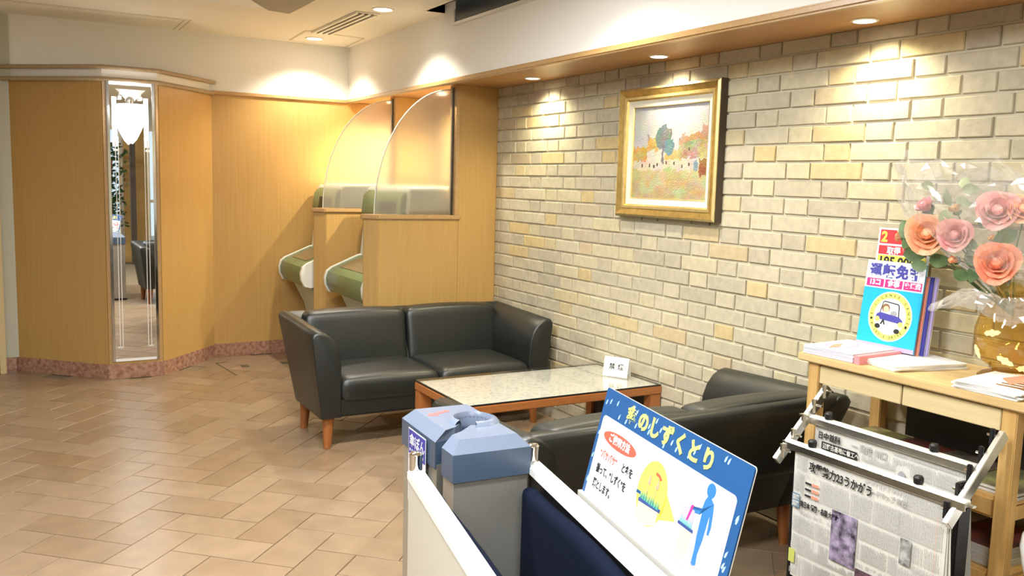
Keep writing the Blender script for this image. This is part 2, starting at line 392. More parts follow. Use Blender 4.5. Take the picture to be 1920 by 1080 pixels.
# floor access hatch in front of the back wall
hf = G()
for a, b in (((1.34, 6.68), (1.385, 7.17)), ((1.74, 6.95), (2.02, 6.6))): pass
P1 = Vector((1.40, 7.18, .002)); P2 = Vector((1.50, 6.70, .002))
hatch_o = Vector((1.385, 7.215, 0)); hx = Vector((.999, .02, 0)); hy = Vector((.10, -.995, 0))
for a0, a1, b0, b1 in ((0, .012, 0, .50), (.66, .672, 0, .50), (0, .09, 0, .012), (.58, .672, 0, .012)):
    hf.add([hatch_o+hx*a+hy*b+Vector((0, 0, z)) for z in (.0002, .0022) for a, b in ((a0, b0), (a1, b0), (a1, b1), (a0, b1))],
           [(3, 2, 1, 0), (4, 5, 6, 7), (0, 1, 5, 4), (1, 2, 6, 5), (2, 3, 7, 6), (3, 0, 4, 7)], slotm)
hf.build('hatch_edge', fl)
for a in (.17, .49):
    c = hatch_o+hx*a+hy*.20; G().box(c.x-.028, c.x+.028, c.y-.04, c.y+.04, .0002, .003, slotm).build('hatch_grip', fl)

# ------------------------------------------------------------------ setting: brick wall
wr = G().box(XW, XW+.1, -2.3, 5.53, 0, 2.3, mortar).build('wall_right', kind='structure')
RP = .0777; gj = .0095; per = .4035
bricks = []
for k in range(-1, 27):
    ztop = 2.0887-RP*(k-1); zb = ztop-RP
    if zb < -.03: continue
    z0 = max(zb+gj/2, .002); z1 = min(ztop-gj/2, 2.15)
    if z1-z0 < .02: continue
    off = 2.7735 if k % 2 else 2.975      # header centres (row just below the first is an A row)
    for j in range(-9, 8):
        c = off+per*j
        for y0, y1 in ((c-.0675, c+.0675), (c+.0675, c+.336)):
            a = y0+gj/2; b = min(y1-gj/2, 5.525)
            if b-a < .02 or a < .0: continue
            m_ = Vector((XW, (a+b)/2, (z0+z1)/2)); cx, cy = proj(m_)
            q = [proj((XW, yy, zz)) for yy, zz in ((a, z0), (b, z0), (b, z1), (a, z1))]
            ar = abs(sum(q[i][0]*q[(i+1) % 4][1]-q[(i+1) % 4][0]*q[i][1] for i in range(4)))/2
            vis = -20 < cx < 1930 and -10 < cy < 1080
            if cx > 1030 and cy > 560+(cx-1030)*.30 + 190*(cx < 1340): vis = False
            if cx > 1500 and cy > 640: vis = False
            if 1190 < cx < 1350 and 175 < cy < 395: vis = False
            if cx < 1040 and cy > 590+(cx-935)*.1: vis = False
            bricks.append((ar if vis else 0, a, b, z0, z1))
bricks.sort(key=lambda t: -t[0])
bcache = {}
gs = G(); nb = 0
for ar, a, b, z0, z1 in bricks:
    key = (round(b-a, 3), round(z1-z0, 3), rng.randrange(5))
    if key not in bcache:
        vs, fs = piece(b-a, z1-z0, .011, .0035, .0022, rng, .09)
        me = bpy.data.meshes.new('brick'); me.from_pydata([(-n, u, v) for u, v, n in vs], [], [f[::-1] for f in fs]); me.materials.append(brick_m)
        bcache[key] = (me, vs, fs)
    me, vs, fs = bcache[key]; pr = rng.uniform(-.0015, .0025)
    if nb < 300 and ar > 0:
        t = bpy.data.objects.new('brick', me); COL.objects.link(t); t.parent = wr; t.location = (XW+.0015-pr, a, z0); nb += 1
    else: gs.add([(XW+.0015-pr-n, a+u, z0+v) for u, v, n in vs], [f[::-1] for f in fs], brick_s)
gs.build('brick', wr, kind='stuff')

# ------------------------------------------------------------------ setting: back wall, corner pillar, bulkhead, ceiling
wb = G().box(-.10, 3.1, YB, YB+.1, 0, 2.7, white_wall).build('wall_back', kind='structure')
G().box(1.38, XW, YB-.012, YB+.0, .11, ZS-.01, wood_panel).build('veneer_panel', wb)
G().box(1.42, 2.60, YB-.03, YB, ZS-.018, ZS+.012, wood_trim).build('top_trim', wb, bevel=.006)
# side wall of the booths (veneered) behind the brick wall's end
ws = G().box(XW, XW+.1, 5.53, YB+.1, 0, 2.3, wood_panel).build('wall_booth', kind='structure')
# pillar with chamfered sides
PX = [(0.013, YB+.003), (.586, 6.925), (.951, 6.925), (1.43, YB+.003)]
wp = G().prism([(.013, YB+.02)]+PX[1:3]+[(1.43, YB+.02)], 0, 2.235, white_wall).build('wall_pillar', kind='structure')
def along(p, q, off, z0, z1, m, name, parent, bevel=0, ext=0, t0=0, t1=1):
    p = Vector((*p, 0)); q = Vector((*q, 0)); d = (q-p).normalized(); n = Vector((d.y, -d.x, 0)); L = (q-p).length
    a = p+d*(L*t0-ext); b = p+d*(L*t1+ext)
    g = G().add([v+Vector((0, 0, z)) for z in (z0, z1) for v in (a, b, b+n*off, a+n*off)], [(3, 2, 1, 0), (4, 5, 6, 7), (0, 1, 5, 4), (1, 2, 6, 5), (2, 3, 7, 6), (3, 0, 4, 7)], m)
    return g.build(name, parent, bevel=bevel)
for i in (0, 2): along(PX[i], PX[i+1], .008, .105, ZS-.015, wood_panel, 'veneer_panel', wp)
along(PX[1], PX[2], .008, .105, .128, wood_panel, 'veneer_panel', wp)
along((.586, 6.925), (.609, 6.925), .010, .125, ZS-.015, wood_trim, 'edge_strip', wp)
along((.928, 6.925), (.951, 6.925), .010, .125, ZS-.015, wood_trim, 'edge_strip', wp)
def rail(z, x_end, name='picture_rail'):
    pts = [(-.02, 7.46)]+[PX[1], PX[2]]+[x_end]
    rings = []; h = .016
    P = [Vector((*p, 0)) for p in pts]
    for i, p in enumerate(P):
        ds = []
        if i > 0: ds.append((p-P[i-1]).normalized())
        if i < len(P)-1: ds.append((P[i+1]-p).normalized())
        ns = [Vector((d.y, -d.x, 0)) for d in ds]; n = sum(ns, Vector()).normalized(); sc = 1/max(.5, n.dot(ns[0]))
        rings.append([p+n*(.012+.014*math.cos(a))*sc+Vector((0, 0, z+h*math.sin(a))) for a in [2*PI*k/10 for k in range(10)]])
    return G().loft(rings, wood_rail).build(name, wp, smooth=40)
rail(2.228, (1.445, YB-.012)); rail(2.145, (1.43, YB-.012))
bb = G().box(1.40, XW, YB-.022, YB, 0, .113, marble)
bb.build('baseboard_back', kind='structure', bevel=.002)
bp_ = thing('baseboard_pillar', '', '');  del bp_['label']; del bp_['category']; bp_['kind'] = 'structure'
for i in range(3):
    p, q = PX[i], PX[i+1]; along(p, q, .016, 0, .108, marble, 'marble_slab', bp_, ext=.008 if i != 1 else .01)
along((-.085, YB-.002), (.0, YB-.002), .018, 0, .108, marble, 'marble_slab', bp_)
# recess strip, its shadow put into the colour, and tan door jamb at far left
G().box(-.10, .03, YB-.012, YB+.02, .108, 2.60, shade_wall).build('wall_recess', kind='structure')
dl = G().box(-1.3, -.066, 7.38, YB, 0, 2.40, tan_door).build('door_1', kind='structure', bevel=.004)
G().box(-1.3, -.066, 7.36, YB, 2.40, 2.7, white_wall).build('wall_over_door', kind='structure')
G().box(-.115, -.108, 7.374, 7.381, 0, 2.40, slotm).build('door_joint', dl)
G().box(-3.6, -1.3, 7.36, YB, 0, 2.7, white_wall).build('wall_left_back', kind='structure')
G().box(-3.6, -3.5, -2.3, 7.5, 0, 2.7, white_wall).build('wall_left', kind='structure')
# bulkhead over the brick wall with timber-lined soffit
bk = G().box(2.57, 3.1, -2.3, YB+.1, ZS+.004, 2.7, white_wall).build('wall_bulkhead', kind='structure')
sf = G().box(2.575, XW+.05, -2.2, YB, ZS-.006, ZS+.004, soffit_m).build('trim_soffit', kind='structure')
G().box(2.545, 2.585, -2.2, YB-.0, ZS-.02, ZS+.016, wood_trim).build('trim_soffit_edge', kind='structure', bevel=.009, seg=3)
# dark smoked opening in bulkhead and ceiling
cl = G().box(-3.6, 2.44, -2.3, YB+.1, ZC, ZC+.08, ceil_m).box(2.44, 2.60, 5.53, YB+.1, ZC, ZC+.08, ceil_m)
cl = cl.build('ceiling', kind='structure')
G().box(2.43, 2.44, -2.0, 5.53, ZC+.0, ZC+.12, recess_m).box(2.44, 2.58, 5.53, 5.54, ZC+.001, ZC+.12, recess_m).box(2.43, 2.62, -2.0, 5.54, ZC+.12, ZC+.14, recess_m).build('ceiling_recess', cl)
wn = thing('window_1', '', ''); del wn['label']; del wn['category']; wn['kind'] = 'structure'
G().box(2.558, 2.569, -2.0, 5.34, 2.525, ZC+.119, dark_glass).build('smoked_pane', wn)
G().box(2.550, 2.569, -2.0, 5.36, 2.508, 2.525, alu_lt).box(2.550, 2.569, 5.34, 5.36, 2.525, 2.605, alu_lt).build('window_frame', wn)
# ceiling joints (access slot, hatch)
G().box(-3.0, 1.147, 6.945, 6.952, ZC-.002, ZC, ceil_line).box(-3, 1.19, 6.905, 6.912, ZC-.002, ZC, ceil_line).box(1.145, 1.152, 6.945, 7.46, ZC-.002, ZC, ceil_line).box(1.183, 1.19, 6.905, 7.46, ZC-.002, ZC, ceil_line).build('access_slot', cl)
def ring_frame(g, pts, w, z, m):
    P = [Vector((*p, z)) for p in pts]
    for i in range(len(P)):
        a, b = P[i], P[(i+1) % len(P)]; d = (b-a).normalized(); n = Vector((-d.y, d.x, 0))*w/2
        g.add([v+Vector((0, 0, k)) for k in (-.0025, 0) for v in (a-n, b-n, b+n, a+n)], [(3, 2, 1, 0), (4, 5, 6, 7), (0, 1, 5, 4), (1, 2, 6, 5), (2, 3, 7, 6), (3, 0, 4, 7)], m)
hp = thing('ceiling_hatch', 'flush ceiling access panel holding the far round downlight', 'access panel', (2.26, 7.12, ZC))
h2 = G(); ring_frame(h2, [(-.255, -.30), (.235, -.235), (.27, .31), (-.225, .25)], .012, 0, ceil_line); h2.build('hatch_frame', hp)
G().add([(x*.96, y*.96, z) for z in (-.003, -.0002) for x, y in ((-.255, -.30), (.235, -.235), (.27, .31), (-.225, .25))], [(3, 2, 1, 0), (4, 5, 6, 7), (0, 1, 5, 4), (1, 2, 6, 5), (2, 3, 7, 6), (3, 0, 4, 7)], ceil_m).build('hatch_board', hp)
vt = thing('ceiling_vent', 'slotted air vent in the cream ceiling between two downlights', 'vent', (2.138, 6.33, ZC))
G().box(-.085, .085, -.52, .52, -.006, -.0005, ceil_m).build('vent_frame', vt, bevel=.002)
for k in range(3): G().box(-.062+k*.045, -.040+k*.045, -.49, .49, -.0085, -.006, slotm).build('slot', vt)
for k in range(4): G().box(-.085+k*.045+(0 if k else .003), -.066+k*.045, -.50, .50, -.016, -.006, lamp_ring).build('louvre_blade', vt)
def downlight(name, x, y, z, r, label, group=None):
    t = thing(name, label, 'downlight', (x, y, z), 0, group)
    G().lathe([(r*1.28, 0), (r*1.28, -.004), (r*1.05, -.007), (r, -.002)], lamp_ring, n=28, cap=False).build('trim_ring', t, smooth=40)
    G().lathe([(r*1.02, -.001), (r*1.02, -.003)], lamp_disc, n=28).build('lamp', t)
    return t
labs = ['downlight in the timber soffit nearest the glass booths', 'downlight in the timber soffit right above the framed painting', 'downlight in the timber soffit above the brick wall, nearest the bouquet side', 'soffit downlight beyond the right edge of the view']
for (x, y), lb in zip(SOFFIT_LAMPS, labs): downlight('soffit_downlight', x, y, ZS-.006, .040, lb, 'soffit downlights')
for (x, y), lb in zip(BOOTH_LAMPS, ['downlight over the nearer terminal booth behind frosted glass', 'downlight over the farther terminal booth beside the back wall']): downlight('booth_downlight', x, y, ZS-.006, .040, lb, 'booth downlights')
labs = ['round ceiling downlight between the vent and the dark recess', 'round ceiling downlight set in the access panel near the corner', 'ceiling downlight outside view above the coffee table']
for i, ((x, y), lb) in enumerate(zip(CEIL_LAMPS, labs)): downlight('ceiling_downlight', x, y, ZC-(.003 if i == 1 else 0), .058, lb, 'ceiling downlights')
for px_, py_ in FILL_PANELS:
    t = thing('added_fill_panel', {-.3: 'added fill light panel straight above the camera, out of view', 1.6: 'added fill light panel over the lobby floor to the left, out of view', 3.3: 'added fill light panel over the open floor before the sofas, out of view', 1.5: 'added fill light panel above the umbrella stands, out of view'}[py_], 'ceiling light', (px_, py_, ZC), 0, 'added fill light panels')
    G().box(-.62, .62, -.18, .18, -.012, -.0005, whitepaint).build('housing', t, bevel=.003); G().box(-.58, .58, -.14, .14, -.015, -.012, fill_em).build('diffuser', t)
# cassette air unit peeking in at the top
ac = thing('ceiling_air_unit', 'grey angular ceiling air unit in a white surround at the top edge', 'air unit', (1.30, 5.60, ZC))
G().prism([(-.55, -.45), (.42, -.45), (.409, .038), (.385, .472), (.056, .496), (-.117, .477), (-.315, .463), (-.55, .42)], -.006, -.0005, white_wall).build('surround', ac, bevel=.002)
pl_ = [(.02, -.40), (.375, -.40), (.375, .063), (.368, .39), (.214, .353), (.139, .242), (-.02, -.02)]
G().loft([[(x, y, -.006) for x, y in pl_], [(x, y, -.03) for x, y in pl_], [(x*.93, y*.93, -.045) for x, y in pl_]], grille).build('cover', ac)
# near wall behind the camera with a glazed entrance (seen in the mirror)
wnr = G().box(-3.6, 1.45, -2.3, -2.2, 0, 2.7, wood_panel).box(1.96, 2.33, -2.3, -2.2, 0, 2.25, wood_panel).box(2.62, 3.1, -2.3, -2.2, 0, 2.7, wood_panel).box(1.45, 2.62, -2.3, -2.2, 2.25, 2.7, white_wall).build('wall_near', kind='structure')
w2 = thing('window_2', '', ''); del w2['label']; del w2['category']; w2['kind'] = 'structure'
for x in (1.45, 1.90, 2.33, 2.57): G().box(x, x+.05, -2.27, -2.2, 0, 2.25, alu).build('mullion', w2)
for x0, x1 in ((1.50, 1.90), (2.38, 2.57)):
    G().box(x0, x1, -2.27, -2.2, .0, .08, alu).box(x0, x1, -2.27, -2.2, 2.19, 2.25, alu).box(x0, x1, -2.27, -2.2, 1.0, 1.05, alu).build('window_frame', w2)
    G().box(x0, x1, -2.24, -2.232, .08, 2.19, clearglass).build('pane', w2)
G().box(-3.6, 4.2, -9, -2.3, -.06, -.01, mat('pavement', (.35, .34, .32), .8)).build('street_pavement', kind='structure')

# ------------------------------------------------------------------ mirror and wall sconce on the pillar
mr = thing('wall_mirror', 'tall narrow mirror with frosted line border on the wood panelled pillar', 'mirror', (.768, 6.913, .128), math.radians(1.0))
G().box(-.158, .158, -.006, 0, 0, 2.005, mirror_m).build('mirror_glass', mr)
fr = G()
for x0, x1, z0, z1 in ((-.158, -.140, 0, 2.005), (.140, .158, 0, 2.005), (-.14, .14, 1.982, 2.005)):
    fr.add([(x0, -.0062, z0), (x1, -.0062, z0), (x1, -.0062, z1), (x0, -.0062, z1), ((x0 if x0 < 0 else x1), -.010, z0), ((x0 if x0 < 0 else x1), -.010, z1)] if False else
           [(x0, -.0062, z0), (x1, -.0062, z0), (x1, -.0062, z1), (x0, -.0062, z1), (x0, -.0105, z0), (x1, -.0085, z0), (x1, -.0085, z1), (x0, -.0105, z1)],
           [(3, 2, 1, 0), (4, 5, 6, 7), (0, 1, 5, 4), (1, 2, 6, 5), (2, 3, 7, 6), (3, 0, 4, 7)], silver)
fr.build('bevelled_edge', mr)
et = G()
for x in (-.107, -.088, .085, .106): et.box(x-.0022, x+.0022, -.0072, -.0063, .10, 1.62, etched)
for x in (-.107, .106): et.box(x-.014, x+.014, -.0072, -.0063, 1.52, 1.535, etched).box(x-.014, x+.014, -.0072, -.0063, .10, .11, etched)
for x in (-.11, .10): et.box(x-.016, x+.016, -.0072, -.0063, 1.55, 1.90, etched)
et.box(-.155, .155, -.0072, -.0063, .0, .02, etched)
et.prism([(-.10, 1.955), (0, 1.85), (.10, 1.955)], 0, .001, etched, M=Matrix(((1, 0, 0, 0), (0, 0, -1, -.0063), (0, 1, 0, 0), (0, 0, 0, 1))))
et.build('etched_lines', mr)
sc = thing('wall_sconce', 'glowing white acorn shaped wall lamp mounted on the tall mirror', 'wall lamp', (.762, 6.81, 1.70))
G().lathe([(.004, 0), (.03, .03), (.062, .095), (.088, .165), (.098, .225), (.100, .268), (.092, .272), (.0, .272)], sconce_em, n=28, cap=False).build('glass_shade', sc, smooth=60)
G().cyl((0, 0, .272), (0, 0, .315), .012, .006, chrome).cyl((0, 0, .30), (0, .097, .30), .008, .008, chrome).cyl((0, .09, .30), (0, .0995, .30), .03, .03, chrome, 20).build('bracket', sc, smooth=40)
for x in (-.068, .068): G().cyl((x, .07, .33), (x, .07, .372), .004, .004, whitepaint).box(x-.012, x+.012, .06, .08, .31, .332, whitepaint).cyl((x, .07, .34), (x, .0995, .34), .004, .004, whitepaint).build('finial', sc)

# ------------------------------------------------------------------ booth partitions with frosted quarter-round glass
def booth(y, label):
    t = thing('booth_partition', label, 'partition', (0, y, 0), 0, 'terminal booth partitions')
    G().prism([(2.040, .075), (2.112, 0), (2.70, 0), (2.70, .09), (2.040, .09)], 0, 1.235, wood_panel).build('half_wall', t, bevel=.003)
    G().prism([(2.022, .070), (2.10, -.014), (2.712, -.014), (2.712, .104), (2.022, .104)], 1.235, 1.266, wood_trim).build('ledge', t, bevel=.006)
    G().box(2.70, 2.995, .0, .09, 0, ZS-.007, wood_panel).build('end_panel', t)
    G().box(2.666, 2.70, -.008, .095, 1.266, ZS-.007, wood_trim).build('corner_post', t, bevel=.003)
    G().box(2.6605, 2.666, .025, .06, 1.27, ZS-.02, framedark).build('glazing_channel', t)
    pts = [(2.66, 1.268), (2.10, 1.268)]+[(2.66-.56*math.cos(a), 1.268+.85*math.sin(a)) for a in [PI/2*k/22 for k in range(1, 23)]]
    M = Matrix(((1, 0, 0, 0), (0, 0, 1, .036), (0, 1, 0, 0), (0, 0, 0, 1)))
    G().prism(pts, 0, .010, frost, M=M).build('frosted_glass', t)
    e = [(2.66-.561*math.cos(a), .041, 1.268+.851*math.sin(a)) for a in [PI/2*k/22 for k in range(0, 23)]]
    G().tube(e, .0045, mat('glass_edge', (.82, .86, .74), .2) if 'glass_edge' not in MATS else MATS['glass_edge'], 6).build('polished_edge', t, smooth=60)
    return t
booth(5.53, 'near booth partition, its frosted quarter-round glass beside the brick wall')
booth(6.64, 'rear booth partition partly hidden behind the nearer frosted glass')
def terminal(dx, y, label, W):
    t = thing('service_terminal', label, 'terminal', (dx, y, 0), 0, 'self-service terminals')
    def prof(k): return [(x, z) for x, z in ((2.22, .655), (2.10, .638), (2.055, .650), (2.03, .70), (2.025, .755), (2.04, .80), (2.075, .828), (2.28, .915), (2.40, .93), (2.40, .655))]
    def lo(y0, y1, sc, m, nm):
        c = (2.2, .76); r = lambda s, yy: [(c[0]+(x-c[0])*s, yy, c[1]+(z-c[1])*s) for x, z in prof(0)]
        return G().loft([r(sc-.02, y0), r(sc, y0+.008), r(sc, y1-.008), r(sc-.02, y1)], m).build(nm, t, smooth=30)
    con = lo(.03, W-.03, 1.0, green_p, 'console'); lo(0, .04, 1.03, white_p, 'end_cap'); lo(W-.035, W, 1.06, white_p, 'end_cap')
    # keypad recess lies on the sloping deck
    d = Vector((.205, 0, .087)).normalized(); G().add([Vector((2.10, yy, .8405))+d*s+Vector((-d.z, 0, d.x))*h for h in (0, .002) for yy, s in ((.12, 0), (.12, .17), (W-.14, .17), (W-.14, 0))],
        [(3, 2, 1, 0), (4, 5, 6, 7), (0, 1, 5, 4), (1, 2, 6, 5), (2, 3, 7, 6), (3, 0, 4, 7)], screen_g).build('keypad_recess', con)
    G().loft([[(x, yy, z) for x, z in ((2.12, .64), (2.22, .44), (2.30, 0), (2.75, 0), (2.75, .655))] for yy in (.07, W-.07)], paleblue).build('pedestal', t, bevel=.01)
    G().loft([[(x, yy, z) for x, z in ((2.30, .90), (2.36, 1.44), (2.90-dx, 1.45), (2.93-dx, .0), (2.6, 0), (2.40, .65))] for yy in (.0, W)], white_p).build('cabinet', t, bevel=.012)
    G().loft([[(x, yy, z) for x, z in ((2.315, 1.17), (2.30, 1.25), (2.315, 1.37), (2.345, 1.415), (2.40, 1.415), (2.40, 1.17))] for yy in (.03, W-.03)], green_p).build('screen_housing', t, bevel=.012); sh_ = t.children[-1]
    G().loft([[(x, yy, z) for x, z in ((2.3105, 1.19), (2.2975, 1.25), (2.311, 1.345), (2.33, 1.345), (2.33, 1.19))] for yy in (.12, .45)], dark_panel).build('screen', sh_)
    return t
terminal(.028, 5.655, 'green and white self-service terminal in the nearer booth', .84)
terminal(-.075, 6.755, 'green and white self-service terminal in the farther booth by the back wall', .66)

# ------------------------------------------------------------------ sofas
def sofa(label, loc, rz):
    t = thing('sofa', label, 'sofa', loc, rz, 'black leather two-seat sofas')
    W = 1.54
    t.scale = (1, .81, .968)
    s_ = lambda z: (.64+.24*max(0, min(1, (z-.18)/.5)))/.88
    def arm(side):
        pr = [(.055, .182), (.042, .30), (.002, .645), (.003, .665), (.014, .680), (.036, .687), (.066, .682), (.100, .662), (.134, .622), (.158, .565), (.168, .49), (.168, .40), (.168, .182)]
        st = [(0.0, .93), (.006, .975), (.02, 1.0), (.2, 1), (.45, 1), (.7, 1), (.82, 1), (.862, .995), (.876, .96), (.88, .92)]
        rings = []
        for y, k in st:
            cx, cz = .085, .42; ring = []
            for x, z in pr:
                x2 = cx+(x-cx)*k; z2 = cz+(z-cz)*(k if z > cz else (k+1)/2) + (y*.03 if z > .5 else 0)
                ring.append(((x2 if side == 0 else W-x2), y*s_(z2), z2))
            rings.append(ring)
        g = G().loft(rings, leather); g.build('armrest', t, smooth=50)
    arm(0); arm(1)
    pr = [(.56, .185), (.635, .185), (.70, .32), (.864, .66), (.870, .690), (.858, .706), (.835, .712), (.78, .708), (.70, .60), (.56, .30)]
    def bring(x, k=1): return [(x+(max(0, .42-z)*.10 if x < .5 else -max(0, .42-z)*.10 if x > 1 else 0), .72+(y-.72)*k, .45+(z-.45)*k) for y, z in pr]
    G().loft([bring(.030, .95), bring(.042, .985), bring(.07), bring(.3), bring(.77), bring(1.24), bring(W-.07), bring(W-.042, .985), bring(W-.030, .95)], leather).build('backrest_shell', t, smooth=50)
    for k in (0, 1):
        x0 = .118+k*.653; x1 = x0+.651
        def wp_(q, x0=x0, x1=x1):
            u = (q.x-x0)/(x1-x0)*2-1; v = (q.z-.36)/.35
            f = max(0, 1-u*u); y = q.y+(q.z-.40)*.24-.012*f*math.sin(PI*min(1, max(0, v)))
            return (q.x, y, q.z+(.020*f**.5-.012)*max(0, v))
        G().rbox((x0, .585, .36), (x1, .765, .716), .040, leather, 6, wp_).build('back_cushion', t, smooth=60)
        x0 = .160+k*.6105; x1 = x0+.6095
        def ws_(q, x0=x0, x1=x1):
            u = (q.x-x0)/(x1-x0)*2-1; v = (q.y+.01)/.62*2-1
            f = max(0, 1-u*u)*max(0, 1-v*v*.9)
            return (q.x, q.y, q.z+(.022*f-.004 if q.z > .36 else 0))
        G().rbox((x0, -.016, .262), (x1, .64, .418), .055, leather, 6, ws_).build('seat_cushion', t, smooth=60)
    G().loft([[(.085, .014, .184), (1.455, .014, .184), (1.455, .60, .184), (.085, .60, .184)], [(.085, .004, .30), (1.455, .004, .30), (1.455, .66, .30), (.085, .66, .30)]], leather).build('base', t, bevel=.012)
    for x in (.108, W-.108):
        for y in (.065, .600):
            sx = 1 if x < .5 else -1; sy = 1 if y > .3 else -1
            G().cyl((x, y, .186), (x-sx*.008, y+sy*.01, 0), .035, .021, legwood, 18).build('leg', t, smooth=40)
    return t
sofa('black leather two-seat sofa facing the camera behind the coffee table', (1.392, 4.62, 0), 0)
sofa('black leather two-seat sofa seen from behind, in front of the coffee table', (2.932, 3.065, 0), PI)

# ------------------------------------------------------------------ coffee table and no-smoking tent card
ct = thing('coffee_table', 'low coffee table with patterned white top under glass, between the sofas', 'table', (1.82, 3.612, 0))
L, D = 1.168, .60
G().box(0, L, 0, .035, .405, .447, tablewood).box(0, L, D-.035, D, .405, .447, tablewood).box(0, .035, .035, D-.035, .405, .447, tablewood).box(L-.035, L, .035, D-.035, .405, .447, tablewood).build('rail_frame', ct, bevel=.004)
pat = mat('patterned_laminate', (.70, .68, .62), .35)
nt = pat.node_tree; b = nt.nodes['Principled BSDF']; tc = nt.nodes.new('ShaderNodeTexCoord'); vo = nt.nodes.new('ShaderNodeTexVoronoi'); vo.inputs['Scale'].default_value = 38
rp = nt.nodes.new('ShaderNodeValToRGB'); rp.color_ramp.elements[0].position = .28; rp.color_ramp.elements[0].color = (.47, .47, .46, 1); rp.color_ramp.elements[1].position = .42; rp.color_ramp.elements[1].color = (.72, .69, .62, 1)
nt.links.new(tc.outputs['Object'], vo.inputs['Vector']); nt.links.new(vo.outputs['Distance'], rp.inputs[0]); nt.links.new(rp.outputs[0], b.inputs['Base Color'])
G().box(.01, L-.01, .01, D-.01, .435, .4485, pat).build('table_top', ct)
G().box(.006, L-.006, .006, D-.006, .4487, .4515, black).build('rubber_gasket', ct) if False else None
gk = G()
for x0, x1, y0, y1 in ((.004, L-.004, .004, .012), (.004, L-.004, D-.012, D-.004), (.004, .012, .012, D-.012), (L-.012, L-.004, .012, D-.012)): gk.box(x0, x1, y0, y1, .4472, .4545, black)
gk.build('gasket', ct)
G().box(.004, L-.004, .004, D-.004, .4546, .4600, tableglass).build('glass_top', ct)
for x in (0, L-.075):
    for y in (.003, D-.06): G().box(x+.002, x+.073, y, y+.057, 0, .405, tablewood).build('leg', ct, bevel=.004)
    G().box(x+.02, x+.05, .06, D-.06, .06, .40, dark_panel if x else tablewood).build('shaded_end_board', ct) if x else None  # right end board, coloured dark for the shadow between the legs
tt = thing('no_smoking_card', 'folded white no smoking card standing on the coffee table', 'sign', (2.872, 3.862, .4602), math.radians(-61))
Mf = frame((-.073, -.026, 0), (1, 0, 0), (0, .22, .975)); Mb = frame((.073, .026, 0), (-1, 0, 0), (0, -.22, .975))
G().box(0, .146, 0, .106, -.0006, .0006, paper, Mf).box(0, .146, 0, .106, -.0006, .0006, paper, Mb).build('card', tt)
for i, ch in enumerate('禁煙'): text(ch, .036, Mf @ Matrix.Translation((.050+i*.052, .053, .0008)), inkd, tt, 'lettering', .0006, center=True)

# ------------------------------------------------------------------ framed painting
pt = thing('framed_painting', 'gold framed landscape painting of houses and a tree on the brick wall', 'painting', (XW-.013, 3.632, 1.336))
PW, PH = .800, .683   # local: u along -Y (left to right seen from the room), v up
MP = frame((0, PW/2, 0), (0, -1, 0), (0, 0, 1), (-1, 0, 0))
def mould(o0, o1, z0, z1, m, nm, zb=0):
    g = G(); a = [(o0, o0), (PW-o0, o0), (PW-o0, PH-o0), (o0, PH-o0)]; c = [(o1, o1), (PW-o1, o1), (PW-o1, PH-o1), (o1, PH-o1)]
    for i in range(4):
        j = (i+1) % 4
        g.add([(*a[i], zb), (*a[j], zb), (*c[j], zb), (*c[i], zb), (*a[i], z0), (*a[j], z0), (*c[j], z1), (*c[i], z1)], [(3, 2, 1, 0), (4, 5, 6, 7), (0, 1, 5, 4), (1, 2, 6, 5), (2, 3, 7, 6), (3, 0, 4, 7)], m, MP)
    return g.build(nm, pt)
mould(0, .012, .045, .052, gold_lt, 'outer_bead'); mould(.012, .045, .050, .036, gold, 'cove_moulding'); mould(.045, .058, .040, .040, gold_lt, 'inner_bead'); mould(.058, .066, .036, .026, gold, 'inner_step')
mould(.066, .098, .026, .020, linen, 'linen_liner'); mould(.098, .102, .022, .016, gold_lt, 'gilt_slip')
mould(-.002, .004, .040, .040, framedark, 'frame_side')
